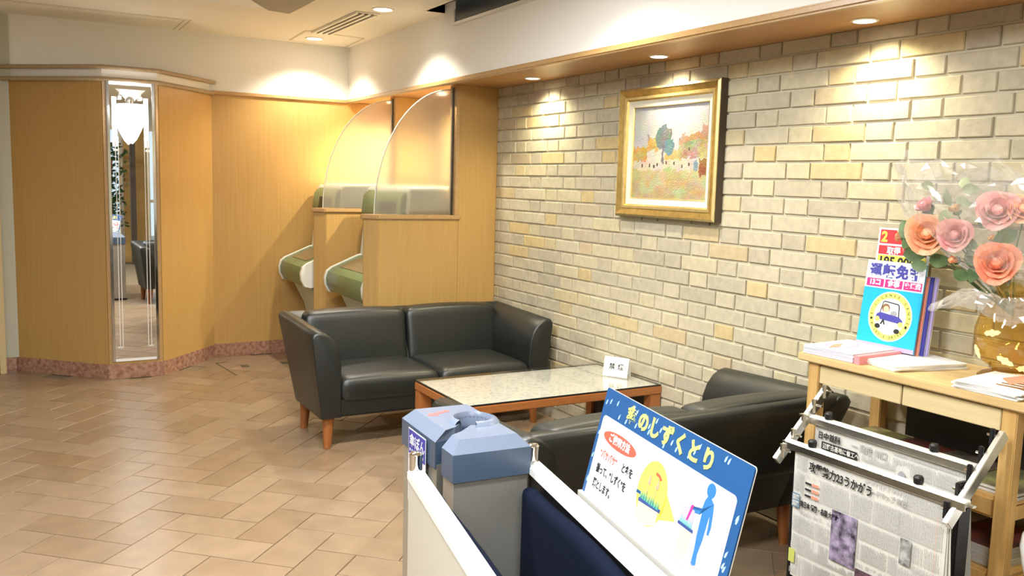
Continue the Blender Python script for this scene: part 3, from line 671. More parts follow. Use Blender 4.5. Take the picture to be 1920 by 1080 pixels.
def canvas():
    nx, ny = 170, 150; x0, x1, y0, y1 = .102, PW-.102, .102, PH-.102
    r = np.random.RandomState(5); n = nx*ny
    u, v = np.meshgrid((np.arange(nx)+.5)/nx, (np.arange(ny)+.5)/ny)
    def blot(k, s):  # blobby strokes
        a = r.rand(ny//s+3, nx//s+3, k); yy = (np.arange(ny)/s); xx = np.arange(nx)/s
        yi = yy.astype(int); xi = xx.astype(int); fy = (yy-yi)[:, None, None]; fx = (xx-xi)[None, :, None]
        return (a[yi][:, xi]*(1-fy)*(1-fx)+a[yi+1][:, xi]*fy*(1-fx)+a[yi][:, xi+1]*(1-fy)*fx+a[yi+1][:, xi+1]*fy*fx)
    N1 = blot(3, 12); N2 = blot(3, 4); N3 = r.rand(ny, nx, 3)
    sky = np.array([.62, .62, .63])*1.0+(N1-.5)*[.10, .09, .16]+(N2-.5)*.04
    cl = np.clip(1-((u-.42)**2/.06+(v-.66)**2/.05), 0, 1)[..., None]; sky = sky*(1-cl*.5)+np.array([.80, .76, .66])*cl*.5
    c = sky.copy()
    wob = (N2[..., 0]-.5)*.05
    def put(mask, col, amp=.12):
        c[mask] = (np.array(col)+((N1-.5)*.8+(N2-.5)*.5)*amp+(N3-.5)*amp*.12)[mask]
    V = v+wob; U = u+(N2[..., 1]-.5)*.03
    put(V < .33, (.66, .58, .30), .22); put((V < .20), (.66, .55, .28), .25); put((V < .26) & (N1[..., 1] > .62), (.58, .60, .34), .2)
    put((V > .31) & (V < .43), (.72, .66, .54), .22)
    put((V > .41) & (V < .56) & (U < .24), (.72, .45, .10), .3)
    put((V > .41) & (V < .53) & (U > .20) & (U < .40), (.74, .68, .58), .18)
    put((V > .52) & (V < .665) & (U > .20) & (U < .36), (.74, .48, .15), .3)
    put((V > .64) & (V < .69) & (U > .195) & (U < .225), (.45, .38, .40), .1)
    put((V > .42) & (V < .53) & (U > .44) & (U < .66), (.72, .48, .17), .3)
    put(((U-.42)/.11)**2+((V-.66)/.13)**2 < 1, (.27, .30, .32), .18); put(((U-.49)/.08)**2+((V-.56)/.08)**2 < 1, (.20, .33, .42), .18)
    put((V > .38) & (V < .60) & (abs(U-.415) < .016), (.26, .24, .28), .1)
    put((V > .44) & (V < .64+(U-.62)*.25) & (U > .62), (.52, .43, .24), .4); put((V > .58+(U-.62)*.2) & (V < .64+(U-.62)*.25) & (U > .64), (.66, .33, .16), .2)
    put((V > .62) & (V < .70) & (U > .66) & (U < .70), (.60, .40, .30), .1); put((V > .66) & (V < .78) & (U > .92), (.62, .36, .26), .12)
    put((V > .25) & (V < .42) & (U > .90), (.44, .20, .10), .2); put((V > .31) & (V < .42) & (U > .83) & (U < .88), (.32, .42, .50), .15)
    for du, dv in ((.13, .36), (.24, .36), (.30, .35), (.345, .37), (.47, .39), (.575, .385), (.68, .35), (.765, .37), (.76, .53)):
        put((abs(u-du) < .009) & (abs(v-dv) < .018), (.16, .10, .08), .05)
    put(((U-.49)/.05)**2+((V-.31)/.03)**2 < 1, (.50, .60, .28), .15)
    c = np.clip((c*.8+c.mean(axis=2, keepdims=True)*.2)**1.25*.60, .02, .9)
    vs = []; X = np.linspace(x0, x1, nx+1); Y = np.linspace(y0, y1, ny+1)
    hz = .010+r.rand(ny+1, nx+1)*.0012
    vs = [tuple(MP @ Vector((X[i], Y[j], hz[j, i]))) for j in range(ny+1) for i in range(nx+1)]
    fs = [(j*(nx+1)+i, j*(nx+1)+i+1, (j+1)*(nx+1)+i+1, (j+1)*(nx+1)+i) for j in range(ny) for i in range(nx)]
    me = bpy.data.meshes.new('canvas'); me.from_pydata(vs, [], fs); ca = me.color_attributes.new('paint', 'FLOAT_COLOR', 'CORNER')
    cc = np.ones((ny*nx, 4, 4)); cc[:, :, :3] = c.reshape(-1, 1, 3); ca.data.foreach_set('color', cc.reshape(-1))
    m, nt, b = nodes('oil_paint'); at = nt.nodes.new('ShaderNodeAttribute'); at.attribute_name = 'paint'; nt.links.new(at.outputs['Color'], b.inputs['Base Color']); b.inputs['Roughness'].default_value = .5
    me.materials.append(m); o = bpy.data.objects.new('canvas', me); COL.objects.link(o); o.parent = pt
canvas()

# ------------------------------------------------------------------ umbrella bag dispenser
ub = thing('umbrella_bag_dispenser', 'grey steel umbrella bag dispenser with blue-grey slotted lid by the sofa', 'bag dispenser', (1.048, 2.150, 0), math.radians(-3))
BW, BD, HT = .245, .425, .775
hc = (.150, .205); hr = .052
def ubpoly(e=0, slot=True):
    arc = [(hc[0]+(hr-e)*math.cos(a), hc[1]+(hr-e)*math.sin(a)) for a in [math.radians(205)-math.radians(300)*k/20 for k in range(21)]]
    # outline counterclockwise from front left, cutting a slanted slot from the left side into the round hole
    return [(0-e, .0-e), (BW+e, 0-e), (BW+e, BD+e), (0-e, BD+e), (0-e, .135)]+[(.07, .155)]+arc_ccw(hc, hr-e)+[(.07, .108), (0-e, .085)]
def arc_ccw(c, r):
    a0 = math.radians(200); a1 = math.radians(200-320)
    return [(c[0]+r*math.cos(a0+(a1-a0)*k/22), c[1]+r*math.sin(a0+(a1-a0)*k/22)) for k in range(23)]
pb = ubpoly(-.006); G().prism(pb, .02, .672, steel).build('steel_body', ub, smooth=30)
lid = ubpoly(0)
def inset(poly, d):
    out = []
    for x, y in poly:
        x2 = min(max(x, d), BW-d); y2 = min(max(y, d), BD-d); out.append((x2, y2))
    return out
g = G().loft([[(x, y, .66) for x, y in lid], [(x, y, HT-.034) for x, y in lid]], blueplastic_shade, cap=False)
g.loft([[(x, y, HT-.034) for x, y in lid], [(x, y, HT) for x, y in inset(lid, .032)]], blueplastic_lit, cap=False)
g.add([(x, y, HT) for x, y in inset(lid, .032)], [tuple(range(len(lid)))], blueplastic_lit); g.add([(x, y, .66) for x, y in lid], [tuple(range(len(lid)))[::-1]], blueplastic_shade)
g.build('lid', ub)
rg = [[(hc[0]+r*math.cos(a), hc[1]+r*math.sin(a), HT+h) for r, h in ((hr-.001, -.03), (hr, .0), (hr+.008, .013), (hr+.022, .008), (hr+.03, -.002))] for a in [math.radians(205)+math.radians(310)*k/28-math.radians(310)-math.radians(0) for k in range(29)]]
G().loft(rg, blueplastic_lit, cap=False, closed=False).build('funnel_ring', ub, smooth=60)
G().prism([(0, .015), (.030, -.006), (.030, .006), (.095, .006), (.095, .026), (.030, .026), (.030, .038)], 0, .0008, mat('faded_red', (.55, .13, .13), .5), M=frame((.045, .285, HT), (.9, .42, 0), (-.42, .9, 0))).build('red_arrow', ub)
MS = frame((-.0065, .342, 0), (0, -1, 0), (0, 0, 1), (-1, 0, 0))
g = G(); g.box(0, .150, .50, .735, 0, .0006, swhite, MS); g.build('instruction_label', ub)
g = G(); g.box(.004, .146, .655, .731, .0007, .0012, navyp, MS); nl = g.build('name_label', ub)
text('傘ぽん', .044, MS @ Matrix.Translation((.011, .684, .0016)), swhite, nl, 'lettering', .0004)
g = G()
for k in range(7): g.box(.014+k*.018, .022+k*.018, .664, .672, .0013, .0018, swhite, MS)
g.build('dot_row', ub, kind='stuff')
text('つ', .040, MS @ Matrix.Translation((.070, .610, .001)), sblack, ub, 'lettering', .0003)
G().prism([(-.005, -.005), (BW+.005, -.005), (BW+.005, BD+.005), (-.005, BD+.005)], 0, .02, black).build('plinth', ub, bevel=.004)

# ------------------------------------------------------------------ umbrella drip remover with sign
HD = math.radians(11.3)
dr = thing('umbrella_drip_remover', 'white framed umbrella drip remover with navy brush cushions in the foreground', 'umbrella dryer', (0.9790, 2.252, 0), -HD)
# local: +x right, -y toward the camera; far end at y=0
ZB = .68; LB = 1.05; GAP = .352
def side(x, inner, outer, nm):
    tb = G().box(x-.024, x+.024, -LB, 0, ZB-.026, ZB, whitepaint).build('top_bar', dr, bevel=.003)
    xo = x-.021 if outer < 0 else x+.021
    G().box(min(xo, xo+.008*(-outer)), max(xo, xo+.008*(-outer)), -LB+.01, -.008, .06, ZB-.024, cream).build('side_board', dr)
    G().box(x-.012, x+.012, -LB, -.004, .05, ZB-.026, black).build('core_board', dr)
    pst = G().cyl((x, -.006, .0), (x, -.006, ZB+.040), .0185, .0185, chrome, 20).build('post', dr, smooth=40)
    G().cyl((x, -LB+.03, .0), (x, -LB+.03, ZB+.02), .0185, .0185, chrome, 20).build('post', dr, smooth=40)
    G().lathe([(.0195, 0), (.0195, .01), (.014, .016), (0, .018)], chrome, (x, -.006, ZB+.038), 20, cap=False).build('post_cap', pst, smooth=40)
    for y in (-.035, -.36, -.72): G().lathe([(.009, 0), (.009, .003), (.005, .006), (0, .0065)], alu_lt, (x, y, ZB), 14, cap=False).build('bolt', tb, smooth=40)
side(0, 1, -1, 'left'); side(GAP, -1, 1, 'right')
def cush(x0, x1, s):
    def wq(q):
        h = min(1, max(0, (q.z-.12)/.53)); f = math.sin(PI*h)**.5
        b = .010*f+.006*math.sin(q.y*19+1)*f+.003*math.sin(q.y*47)*f
        return (q.x+s*b*(1 if (q.x-x0)*s > .02 else 0), q.y, q.z-(.014 if h > .8 else 0)*(.5-.5*math.sin(q.y*9)))
    G().rbox((x0, -LB+.01, .12), (x1, -.085, ZB-.030), .022, navy, 26, wq).build('brush_cushion', dr, smooth=60)
cush(.014, .062, 1); cush(GAP-.064, GAP-.014, -1)
G().box(-.02, GAP+.02, -LB, -.14, .03, .055, black).build('drip_tray', dr, bevel=.004)
sg = thing('instruction_sign', 'blue and white Japanese sign on how to shake off umbrella drips', 'sign')
hd = Vector((math.sin(HD), math.cos(HD), 0)); nr = Vector((hd.y, -hd.x, 0)); tl = math.radians(13)
upv = Vector((0, 0, 1))*math.cos(tl)+nr*math.sin(tl)
SBL = Vector((1.3098, 1.896, .68))
SBL = SBL+nr*.0
sg.location = SBL; SW, SH = .690, .292
MS2 = frame((0, 0, 0), -hd, upv, (-hd).cross(upv))
# face normal must look to the camera's side (-x)
fn = (-hd).cross(upv); sgn = 1 if fn.x < 0 else -1
if sgn < 0: MS2 = frame((0, 0, 0), -hd, upv, -fn)
def rr(x0, x1, y0, y1, r, n=5):
    o = []
    for cx, cy, a in ((x1-r, y1-r, 0), (x0+r, y1-r, PI/2), (x0+r, y0+r, PI), (x1-r, y0+r, 1.5*PI)):
        o += [(cx+r*math.cos(a+PI/2*k/n), cy+r*math.sin(a+PI/2*k/n)) for k in range(n+1)]
    return o
g = G(); g.prism(rr(0, SW, -.03, SH, .008), -.004, 0, sblue, MS2); g.build('sign_board', sg)
g = G(); g.prism(rr(-.001, SW+.001, -.031, SH+.001, .009), -.0055, -.004, mat('board_edge', (.72, .66, .52), .4), MS2); g.build('backing_board', sg)
g = G(); g.prism(rr(.018, SW-.028, -.03, SH-.070, .014), .0001, .0008, swhite, MS2); g.build('white_field', sg)
g = G(); rng2 = random.Random(9)
for i in range(34):
    if i < 20: x = .01+rng2.random()*.66; y = SH-.010-rng2.random()*.052
    elif i < 30: x = SW-.022+rng2.random()*.014; y = rng2.random()*.2
    else: x = .008+rng2.random()*.008; y = .02+rng2.random()*.16
    g.prism([(x-.0035, y-.007), (x+.001, y-.008), (x+.004, y-.003), (x+.006, y+.008), (x-.001, y+.002)], .0001, .0006, sdrop, MS2)
g.build('printed_raindrops', sg, kind='stuff')
for i, ch in enumerate('傘のしずくとり'): text(ch, .050, MS2 @ Matrix.Translation(((.165, .230, .288, .350, .413, .472, .533)[i], SH-.037, .0010)), syellow, sg, 'lettering', .0008 if i == 0 else .0022, center=True, sx=1.05)
poly = ell(.140, .176, .095, .020); g = G(); g.prism(poly, .0009, .0014, sred, MS2); g.build('red_oval', sg)
text('ご使用方法', .024, MS2 @ Matrix.Translation((.140, .176, .0018)), swhite, sg, 'lettering', .0007, center=True)
text('“バサバサ”', .026, MS2 @ Matrix.Translation((.050, .118, .0012)), sred, sg, 'lettering', .0004, sx=.80); text('と傘を', .026, MS2 @ Matrix.Translation((.180, .118, .0012)), sblack, sg, 'lettering', .0007, sx=.80)
text('振って、“しずく”を', .026, MS2 @ Matrix.Translation((.050, .078, .0012)), sblack, sg, 'lettering', .0007, sx=.76)
text('落とします。', .026, MS2 @ Matrix.Translation((.050, .038, .0012)), sblack, sg, 'lettering', .0007, sx=.76)
MS2_ = MS2; MS2 = MS2_ @ Matrix.Translation((.347, .118, 0)) @ Matrix.Diagonal((1.31, .96, 1, 1)) @ Matrix.Translation((-.258, -.112, 0))
g = G(); bc = (.258, .112); g.prism(ell(*bc, .052, .079, 36), .0009, .0014, sbal, MS2); g.prism([(.2985, .067), (.3076, .135), (.351, .090)], .0009, .0014, sbal, MS2); g.build('speech_balloon', sg)
g = G(); g.prism([(.222, .035), (.222, .079), (.294, .083), (.294, .052), (.28, .042), (.258, .033), (.24, .030)], .0015, .0018, scream, MS2); g.build('printed_stand', sg)
g = G(); g.prism([(.220, .077), (.300, .083), (.300, .092), (.220, .086)], .0019, .0022, sdark, MS2); g.prism([(.207, .092), (.222, .093), (.222, .101), (.207, .100)], .0019, .0022, sblue, MS2); g.build('printed_stand_rim', sg, kind='stuff')
g = G()
for k in range(16):
    x = .222+k*.0045; h = .020+.008*((k*7) % 3)/2; g.prism([(x, .086), (x+.004, .087), (x+.002+.002*math.sin(k), .087+h)], .0023, .0025, sgreen if k % 2 else steal, MS2)
g.build('printed_brushes', sg, kind='stuff')
g = G()
for x in (.242, .272):
    g.prism([(x-.001, .105), (x+.001, .105), (x+.003, .135), (x+.001, .135)], .0026, .0028, smauve, MS2); g.prism([(x-.004, .130), (x+.008, .130), (x+.005, .145), (x+.002, .156)], .0026, .0028, smauve, MS2)
g.build('printed_umbrellas', sg, kind='stuff')
g = G(); g.prism([(.262+.026*math.cos(a), .140+.026*math.sin(a)) for a in [1.75-1.1*k/8 for k in range(9)]]+[(.262+.018*math.cos(a), .140+.018*math.sin(a)) for a in [.65+1.1*k/8 for k in range(9)]], .0015, .0018, sred, MS2, ); g.build('red_arc_mark', sg)
# small stand and blue figure
MS2 = MS2_ @ Matrix.Translation((.512, .026, 0)) @ Matrix.Diagonal((1.45, 1.15, 1, 1)) @ Matrix.Translation((-.382, 0, 0))
g = G(); g.prism([(.368, .000), (.372, .062), (.402, .064), (.402, .002)], .0009, .0012, scream, MS2); g.prism([(.358, .006), (.362, .066), (.372, .062), (.368, .0)], .0009, .0012, paleblue, MS2); g.build('printed_stand', sg)
g = G(); g.prism([(.360, .064), (.404, .064), (.404, .070), (.360, .070)], .0013, .0016, sdark, MS2); g.prism([(.354, -.003), (.402, -.003), (.402, .003), (.354, .003)], .0013, .0016, cgrey, MS2); g.prism([(.362, .070), (.400, .072), (.396, .104), (.364, .102)], .0013, .0016, lilac, MS2); g.build('printed_stand_rim', sg, kind='stuff')
g = G()
for k in range(8): x = .364+k*.0044; g.prism([(x, .070), (x+.004, .070), (x+.002, .084)], .0017, .0019, steal, MS2)
g.prism([(.380, .080), (.384, .080), (.392, .112), (.386, .112)], .002, .0022, spink, MS2); g.build('printed_brushes', sg, kind='stuff')
MS2 = MS2_ @ Matrix.Translation((.572, .045, 0)) @ Matrix.Diagonal((1.2, .86, 1, 1)) @ Matrix.Translation((-.447, .006, 0))
g = G(); g.prism(ell(.447, .196-.018, .0135, .0185, 22), .0009, .0014, sman, MS2)
g.prism([(.441, .161), (.453, .161), (.464, .152), (.468, .130), (.472, .098), (.470, .078), (.464, .078), (.463, .098), (.459, .125), (.458, .090), (.457, .060), (.452, .020), (.455, -.004), (.446, -.010), (.440, -.006), (.440, .030), (.437, .060), (.436, .100), (.436, .128), (.428, .118), (.412, .114), (.398, .117), (.398, .110), (.412, .106), (.430, .110), (.436, .150)], .0009, .0014, sman, MS2)
g.build('blue_figure', sg)
g = G(); g.prism(ell(.450, -.010, .017, .006, 16), .0009, .0012, cgrey, MS2); g.build('figure_shadow_print', sg)
Mb2 = frame((0, 0, 0), -hd, (0, 0, 1), nr)
G().box(-.003, .70, -.045, .006, -.010, .004, mat('clear_bracket', (.42, .41, .38), .35), Mb2).build('mounting_strip', sg)

# ------------------------------------------------------------------ side table with two drawers
st = thing('side_table', 'light wooden side table with two drawers against the brick wall', 'table', (2.548, 1.42, 0))
TL, TD, TZ = .885, .433, .900
G().box(0, TD, 0, TL, TZ-.028, TZ, pinewood).build('table_top', st, bevel=.004)
for y in (.055, TL-.068-.02):
    for x in (.018, TD-.055): G().box(x, x+.042, y, y+.048, 0, TZ-.028, pineleg).build('leg', st, bevel=.003)
for i, (y0, y1) in enumerate(((.107, .446), (.452, TL-.090))): G().box(.022, .040, y0, y1, TZ-.102, TZ-.036, pinedrawer).build('drawer', st, bevel=.002)
G().box(.040, .06, .10, TL-.085, TZ-.034, TZ-.028, framedark).box(.041, .05, .44, .456, TZ-.10, TZ-.034, framedark).build('drawer_shadow_gap', st)
G().box(.06, TD-.06, .09, TL-.09, TZ-.105, TZ-.095, dark_panel).box(TD-.05, TD-.03, .10, TL-.09, TZ-.12, TZ-.03, pineleg).build('drawer_case', st)
for z in (.565, .33):
    G().box(.055, TD-.02, .075, TL-.06, z, z+.012, pineleg).build('shelf', st)
    G().box(.026, .052, .104, TL-.088, z-.045, z+.024, pineleg).build('shelf_rail', st, bevel=.01)
for x in (.03, TD-.05):
    pass
for y in (.057, TL-.085): G().box(.06, TD-.055, y+.012, y+.034, .52, .56, pineleg).box(.06, TD-.055, y+.012, y+.034, .28, .33, pineleg).build('side_rail', st)
G().box(TD-.034, TD-.026, .10, TL-.19, .585, .86, dark_panel).build('shade_board', st)  # dark board standing in for the shadow beneath the drawers
def magazine(x, y, z, w, h, t, rz, mcov, label, name='magazine', cat='magazine', group=None, deco=None, edge=paper_g, sag=0):
    o = thing(name, label, cat, (x, y, z), rz, group)
    G().box(-w/2, w/2, -h/2, h/2, .0005, t-.0012, edge).build('pages', o)
    G().box(-w/2-.001, w/2+.001, -h/2-.001, h/2+.001, t-.0012, t, mcov).build('cover', o)
    if deco: deco(o, t)
    return o
names = ['mottled magazine on the table shelf nearest the sofa end', 'dark red magazine in the middle of the table shelf', 'olive covered magazine on the shelf behind the newspaper rack', 'mottled brown magazine at the shelf end beside the front leg']
for i, (y, mc) in enumerate(((2.13, mag_cover2), (1.955, mag_red), (1.77, mag_cover), (1.58, mag_cover2))):
    for k in range(2): magazine(2.765, y, .578+k*.012, .25, .165, .011, rng.uniform(-.06, .06), mc if k else mag_cover, ('upper ' if k else 'lower ')+names[i], group='magazines on the upper shelf')
for k in range(5): magazine(2.76, 1.62, .343+k*.013, .26, .19, .012, rng.uniform(-.03, .03), mag_red if k == 4 else paper, ['bottom', 'second', 'middle', 'fourth', 'topmost dark red'][k]+' magazine of the stack on the low table shelf', group='magazines on the low shelf')

# ------------------------------------------------------------------ things on the side table
def deco1(o, t):
    g = G(); g.prism(ell(.0, .035, .085, .052, 26), t+.0001, t+.0004, lilac); g.build('printed_oval', o)
    g = G(); g.prism(ell(.0, .035, .070, .030, 26), t+.0005, t+.0008, paper); g.build('printed_centre', o)
    g = G(); g.prism([(-.10, .02), (-.02, .06), (.02, .05), (-.01, .03), (-.05, .01)], t+.0009, t+.0012, salmon); g.build('printed_picture', o)
for k in range(5):
    magazine(2.690, 2.185, .9005+k*.0062, .255, .215, .006, math.radians(3+rng.uniform(-1.2, 1.2)), paper, ['bottom', 'second', 'third', 'fourth', 'topmost lilac printed'][k]+' pamphlet of the stack at the table end', 'pamphlet', 'pamphlet', 'stacked pamphlets at the table end', deco=deco1 if k == 4 else None, edge=mat('lilac_edges', (.60, .60, .74), .6) if 'lilac_edges' not in MATS else MATS['lilac_edges'])
g = G(); tg = thing('pink_spined_booklet', 'pink spined booklet beside the pamphlet stack', 'booklet', (2.688, 2.068, .9005), math.radians(3))
G().box(-.128, .128, -.022, .0, 0, .030, mat('pink_spine', (.80, .30, .32), .5)).build('spine', tg)
for k in range(3):
    magazine(2.745, 1.965, .9005+k*.0065, .30, .19, .006, math.radians((-14, -9, -12)[k]), paper, ['bottom', 'middle', 'topmost curled'][k]+' leaflet in the fanned pile before the brochure stand', 'leaflet', 'leaflet', 'fanned leaflets before the brochures', edge=paper)
def deco2(o, t):
    g = G(); b_ = mat('brown_print2', (.20, .09, .03), .5) if 'brown_print2' not in MATS else MATS['brown_print2']
    for k in range(5): g.prism([(-.115+k*.034, -.09+k*.012), (-.075+k*.034, -.08+k*.012), (-.080+k*.034, .01), (-.095+k*.034, .005), (-.10+k*.034, -.06)], t+.0001, t+.0004, b_)
    g.build('brown_lettering', o); g = G(); g.prism([(-.06, -.02), (.10, -.05), (.12, .02), (.02, .04)], t+.0005, t+.0007, salmon); g.build('salmon_print', o)
for k in range(5):
    magazine(2.700, 1.580, .9005+k*.0055, .29, .21, .005, math.radians((0, 4, -2, 3, 7)[k]), paper, ['bottom', 'second', 'third', 'fourth', 'topmost brown lettered'][k]+' flyer of the stack in front of the amber vase', 'flyer', 'flyer', 'flyers before the vase', deco=deco2 if k == 4 else None, edge=paper)
# brochures in a clear stand
def brochure(name, label, BL, yw, top, wdt, hgt, lean):
    o = thing(name, label, 'brochure', BL); a = math.radians(lean)
    M = frame((0, 0, 0), (0, -1, 0), (math.sin(a), 0, math.cos(a)), (-math.cos(a), 0, math.sin(a))); return o, M
bs = thing('brochure_stand', 'clear acrylic stand holding the driving licence brochures', 'stand', (2.815, 2.255, .9005))
G().box(.0, .09, -.245, .0, 0, .004, clearglass).box(.088, .092, -.245, .0, .004, .27, clearglass).box(0, .09, -.247, -.244, .004, .24, clearglass).box(0, .09, .0, .003, .004, .24, clearglass).build('acrylic_shell', bs)
o, M = brochure('licence_brochure', 'blue driving licence brochure with yellow ringed car emblem', (2.800, 2.252, .925), 0, 0, .235, .305, 7)
BW2, BH2 = .248, .325
G().box(0, BW2, 0, BH2, -.006, 0, cyan, M).build('cover', o)
G().box(0, BW2, .222, BH2, .0001, .0006, swhite, M).build('title_band', o)
for i, ch in enumerate('運転免許'): text(ch, .052, M @ Matrix.Translation((.040+i*.057, .285, .0010)), navyp, o, 'lettering', .0022, center=True)
g = G()
for i in range(3): g.box(.008+i*.080, .082+i*.080, .227, .257, .0008, .0012, spink, M)
g.build('magenta_boxes', o)
for i, s in enumerate(('13コ', '食事', '交通費')): text(s, .026 if i < 2 else .022, M @ Matrix.Translation((.045+i*.080, .242, .0014)), swhite, o, 'lettering', .0013, center=True)
ec = (.130, .122)
g = G(); g.prism(ell(*ec, .093, .093, 40), .0008, .0011, swhite, M); g.build('emblem_edge', o); g = G(); g.prism(ell(*ec, .089, .089, 40), .0012, .0015, syellow, M); g.build('emblem_ring', o)
g = G(); g.prism(ell(*ec, .068, .068, 40), .0016, .0019, swhite, M); g.build('emblem_field', o)
for s, a0, a1, flip in (('ACE LICENSE CENTER', 205, -25, 1), ("LET'S DRIVE", 225, 315, -1)):
    for i, ch in enumerate(s):
        if ch == ' ': continue
        a = math.radians(a0+(a1-a0)*i/(len(s)-1)); R_ = .0785
        Mc = M @ Matrix.Translation((ec[0]+R_*math.cos(a), ec[1]+R_*math.sin(a), .0016)) @ Matrix.Rotation(a-PI/2 if flip == 1 else a+PI/2, 4, 'Z')
        text(ch, .0135, Mc, inkd, o, 'lettering', .0002, center=True)
g = G()
for a in (200, -20): g.prism(ell(ec[0]+.0785*math.cos(math.radians(a-9 if a > 0 else a-2)), ec[1]+.0785*math.sin(math.radians(a-9 if a > 0 else a-2)), .005, .005, 12), .0016, .0020, sblack, M)
g.build('emblem_dots', o)
cx, cy = ec; g = G(); g.prism([(cx-.045, cy+.010), (cx-.036, cy+.052), (cx-.028, cy+.056), (cx+.030, cy+.050), (cx+.036, cy+.044), (cx+.040, cy+.002)], .0020, .0023, sblack, M)
g.prism([(cx-.041, cy+.010), (cx-.033, cy+.049), (cx-.027, cy+.052), (cx+.028, cy+.046), (cx+.032, cy+.042), (cx+.036, cy+.002)], .0024, .0026, swhite, M); g.build('printed_windscreen', o)
g = G(); g.prism(ell(cx-.020, cy+.030, .017, .016, 18), .0027, .0029, hairb, M); g.prism(ell(cx-.018, cy+.026, .012, .012, 18), .0030, .0032, skin, M); g.prism(ell(cx+.016, cy+.012, .014, .011, 16), .0027, .0029, cgrey, M); g.build('printed_driver', o)
g = G(); g.prism([(cx-.060, cy-.010), (cx-.054, cy+.006), (cx-.040, cy+.012), (cx+.040, cy+.003), (cx+.055, cy-.008), (cx+.058, cy-.022), (cx-.055, cy-.012)], .0033, .0035, navyp, M); g.build('printed_bonnet', o)
g = G(); g.prism([(cx-.058, cy-.014), (cx+.056, cy-.024), (cx+.050, cy-.040), (cx-.045, cy-.040)], .0027, .0029, swhite, M); g.prism(ell(cx-.050, cy-.014, .010, .010, 14), .0036, .0038, syellow, M); g.prism(ell(cx+.050, cy-.024, .010, .010, 14), .0036, .0038, syellow, M); g.build('printed_headlamps', o)
g = G(); g.prism(ell(cx-.046, cy-.040, .012, .009, 14), .0030, .0032, sblack, M); g.prism(ell(cx+.038, cy-.050, .012, .009, 14), .0030, .0032, sblack, M)
g.prism([(cx-.036, cy-.032), (cx-.026, cy-.012), (cx-.022, cy-.012), (cx-.014, cy-.032), (cx-.020, cy-.032), (cx-.024, cy-.021), (cx-.029, cy-.032)], .0036, .0038, sblack, M); g.build('printed_tyres', o)
g = G(); g.box(.0, BW2, .0, .016, .0002, .0006, lilac, M); g.build('violet_strip', o)
o, M = brochure('price_brochure', 'red and yellow price brochure standing behind the licence brochure', (2.862, 2.262, .915), 0, 0, .24, .45, 5)
G().box(0, .225, 0, .455, -.004, 0, swhite, M).build('cover', o)
G().box(.008, .215, .396, .448, .0001, .0005, mat('poster_red', (.62, .04, .05), .45), M).box(.008, .215, .355, .388, .0001, .0005, MATS['poster_red'], M).build('red_bands', o)
G().box(.008, .215, .305, .352, .0001, .0005, sbal, M).build('yellow_band', o)
text('2', .054, M @ Matrix.Translation((.014, .403, .0008)), sbal, o, 'lettering', .002); text('取得', .030, M @ Matrix.Translation((.045, .359, .0008)), swhite, o, 'lettering', .001)
text('195,000', .052, M @ Matrix.Translation((.012, .310, .0008)), sblack, o, 'lettering', .0016, sx=.95)
for k, (mm, yy) in enumerate(((salmon, .0), (navyp, -.012), (lilac, -.02))):
    o, M = brochure('brochure', ['salmon', 'navy', 'lilac'][k]+' edged brochure held behind in the acrylic stand', (2.822+k*.013, 2.242+yy, .910), 0, 0, .24, .3, 6)
    G().box(0, .240, 0, .295, -.005, 0, mm, M).build('cover', o); G().box(.001, .239, .0, .293, -.010, -.005, paper, M).build('pages', o); o['group'] = 'brochures in the stand'
# amber vase
VC = (2.852, 1.688, .9005)
vs_ = thing('amber_vase', 'amber glass vase with gold leaf shapes on the side table', 'vase', VC)
G().lathe([(.085, 0), (.088, .006), (.075, .016), (.045, .026), (.048, .036), (.078, .055), (.098, .085), (.108, .125), (.108, .165), (.098, .20), (.080, .235), (.062, .262), (.055, .29), (.062, .325)], amber, n=40, cap=False).build('glass_body', vs_, smooth=60)
G().lathe([(.089, -.0), (.0895, .007), (.076, .018), (.046, .028), (.0, .030)], amber_dk, n=36, cap=False).build('foot', vs_, smooth=50)
rg3 = random.Random(3)
for k, (a, z) in enumerate(((205, .075), (238, .055), (262, .10), (182, .16), (300, .08), (150, .09))):
    A = math.radians(a); r = .1095 if .09 < z < .18 else .104; c = Vector((r*math.cos(A), r*math.sin(A), z)); n_ = Vector((math.cos(A), math.sin(A), 0)); tx = Vector((-math.sin(A), math.cos(A), 0)); up = Vector((0, 0, 1)); ro = rg3.uniform(-.9, .9)
    ex = tx*math.cos(ro)+up*math.sin(ro); ey = -tx*math.sin(ro)+up*math.cos(ro)
    pts = [(-.026, 0), (-.018, -.009), (-.008, -.007), (0, -.013), (.010, -.008), (.020, -.007), (.030, .001), (.020, .008), (.010, .007), (.002, .013), (-.008, .008), (-.018, .008)]
    G().prism(pts, 0, .002, goldleaf, frame(c, ex, ey, n_)).build('gold_leaf', vs_)
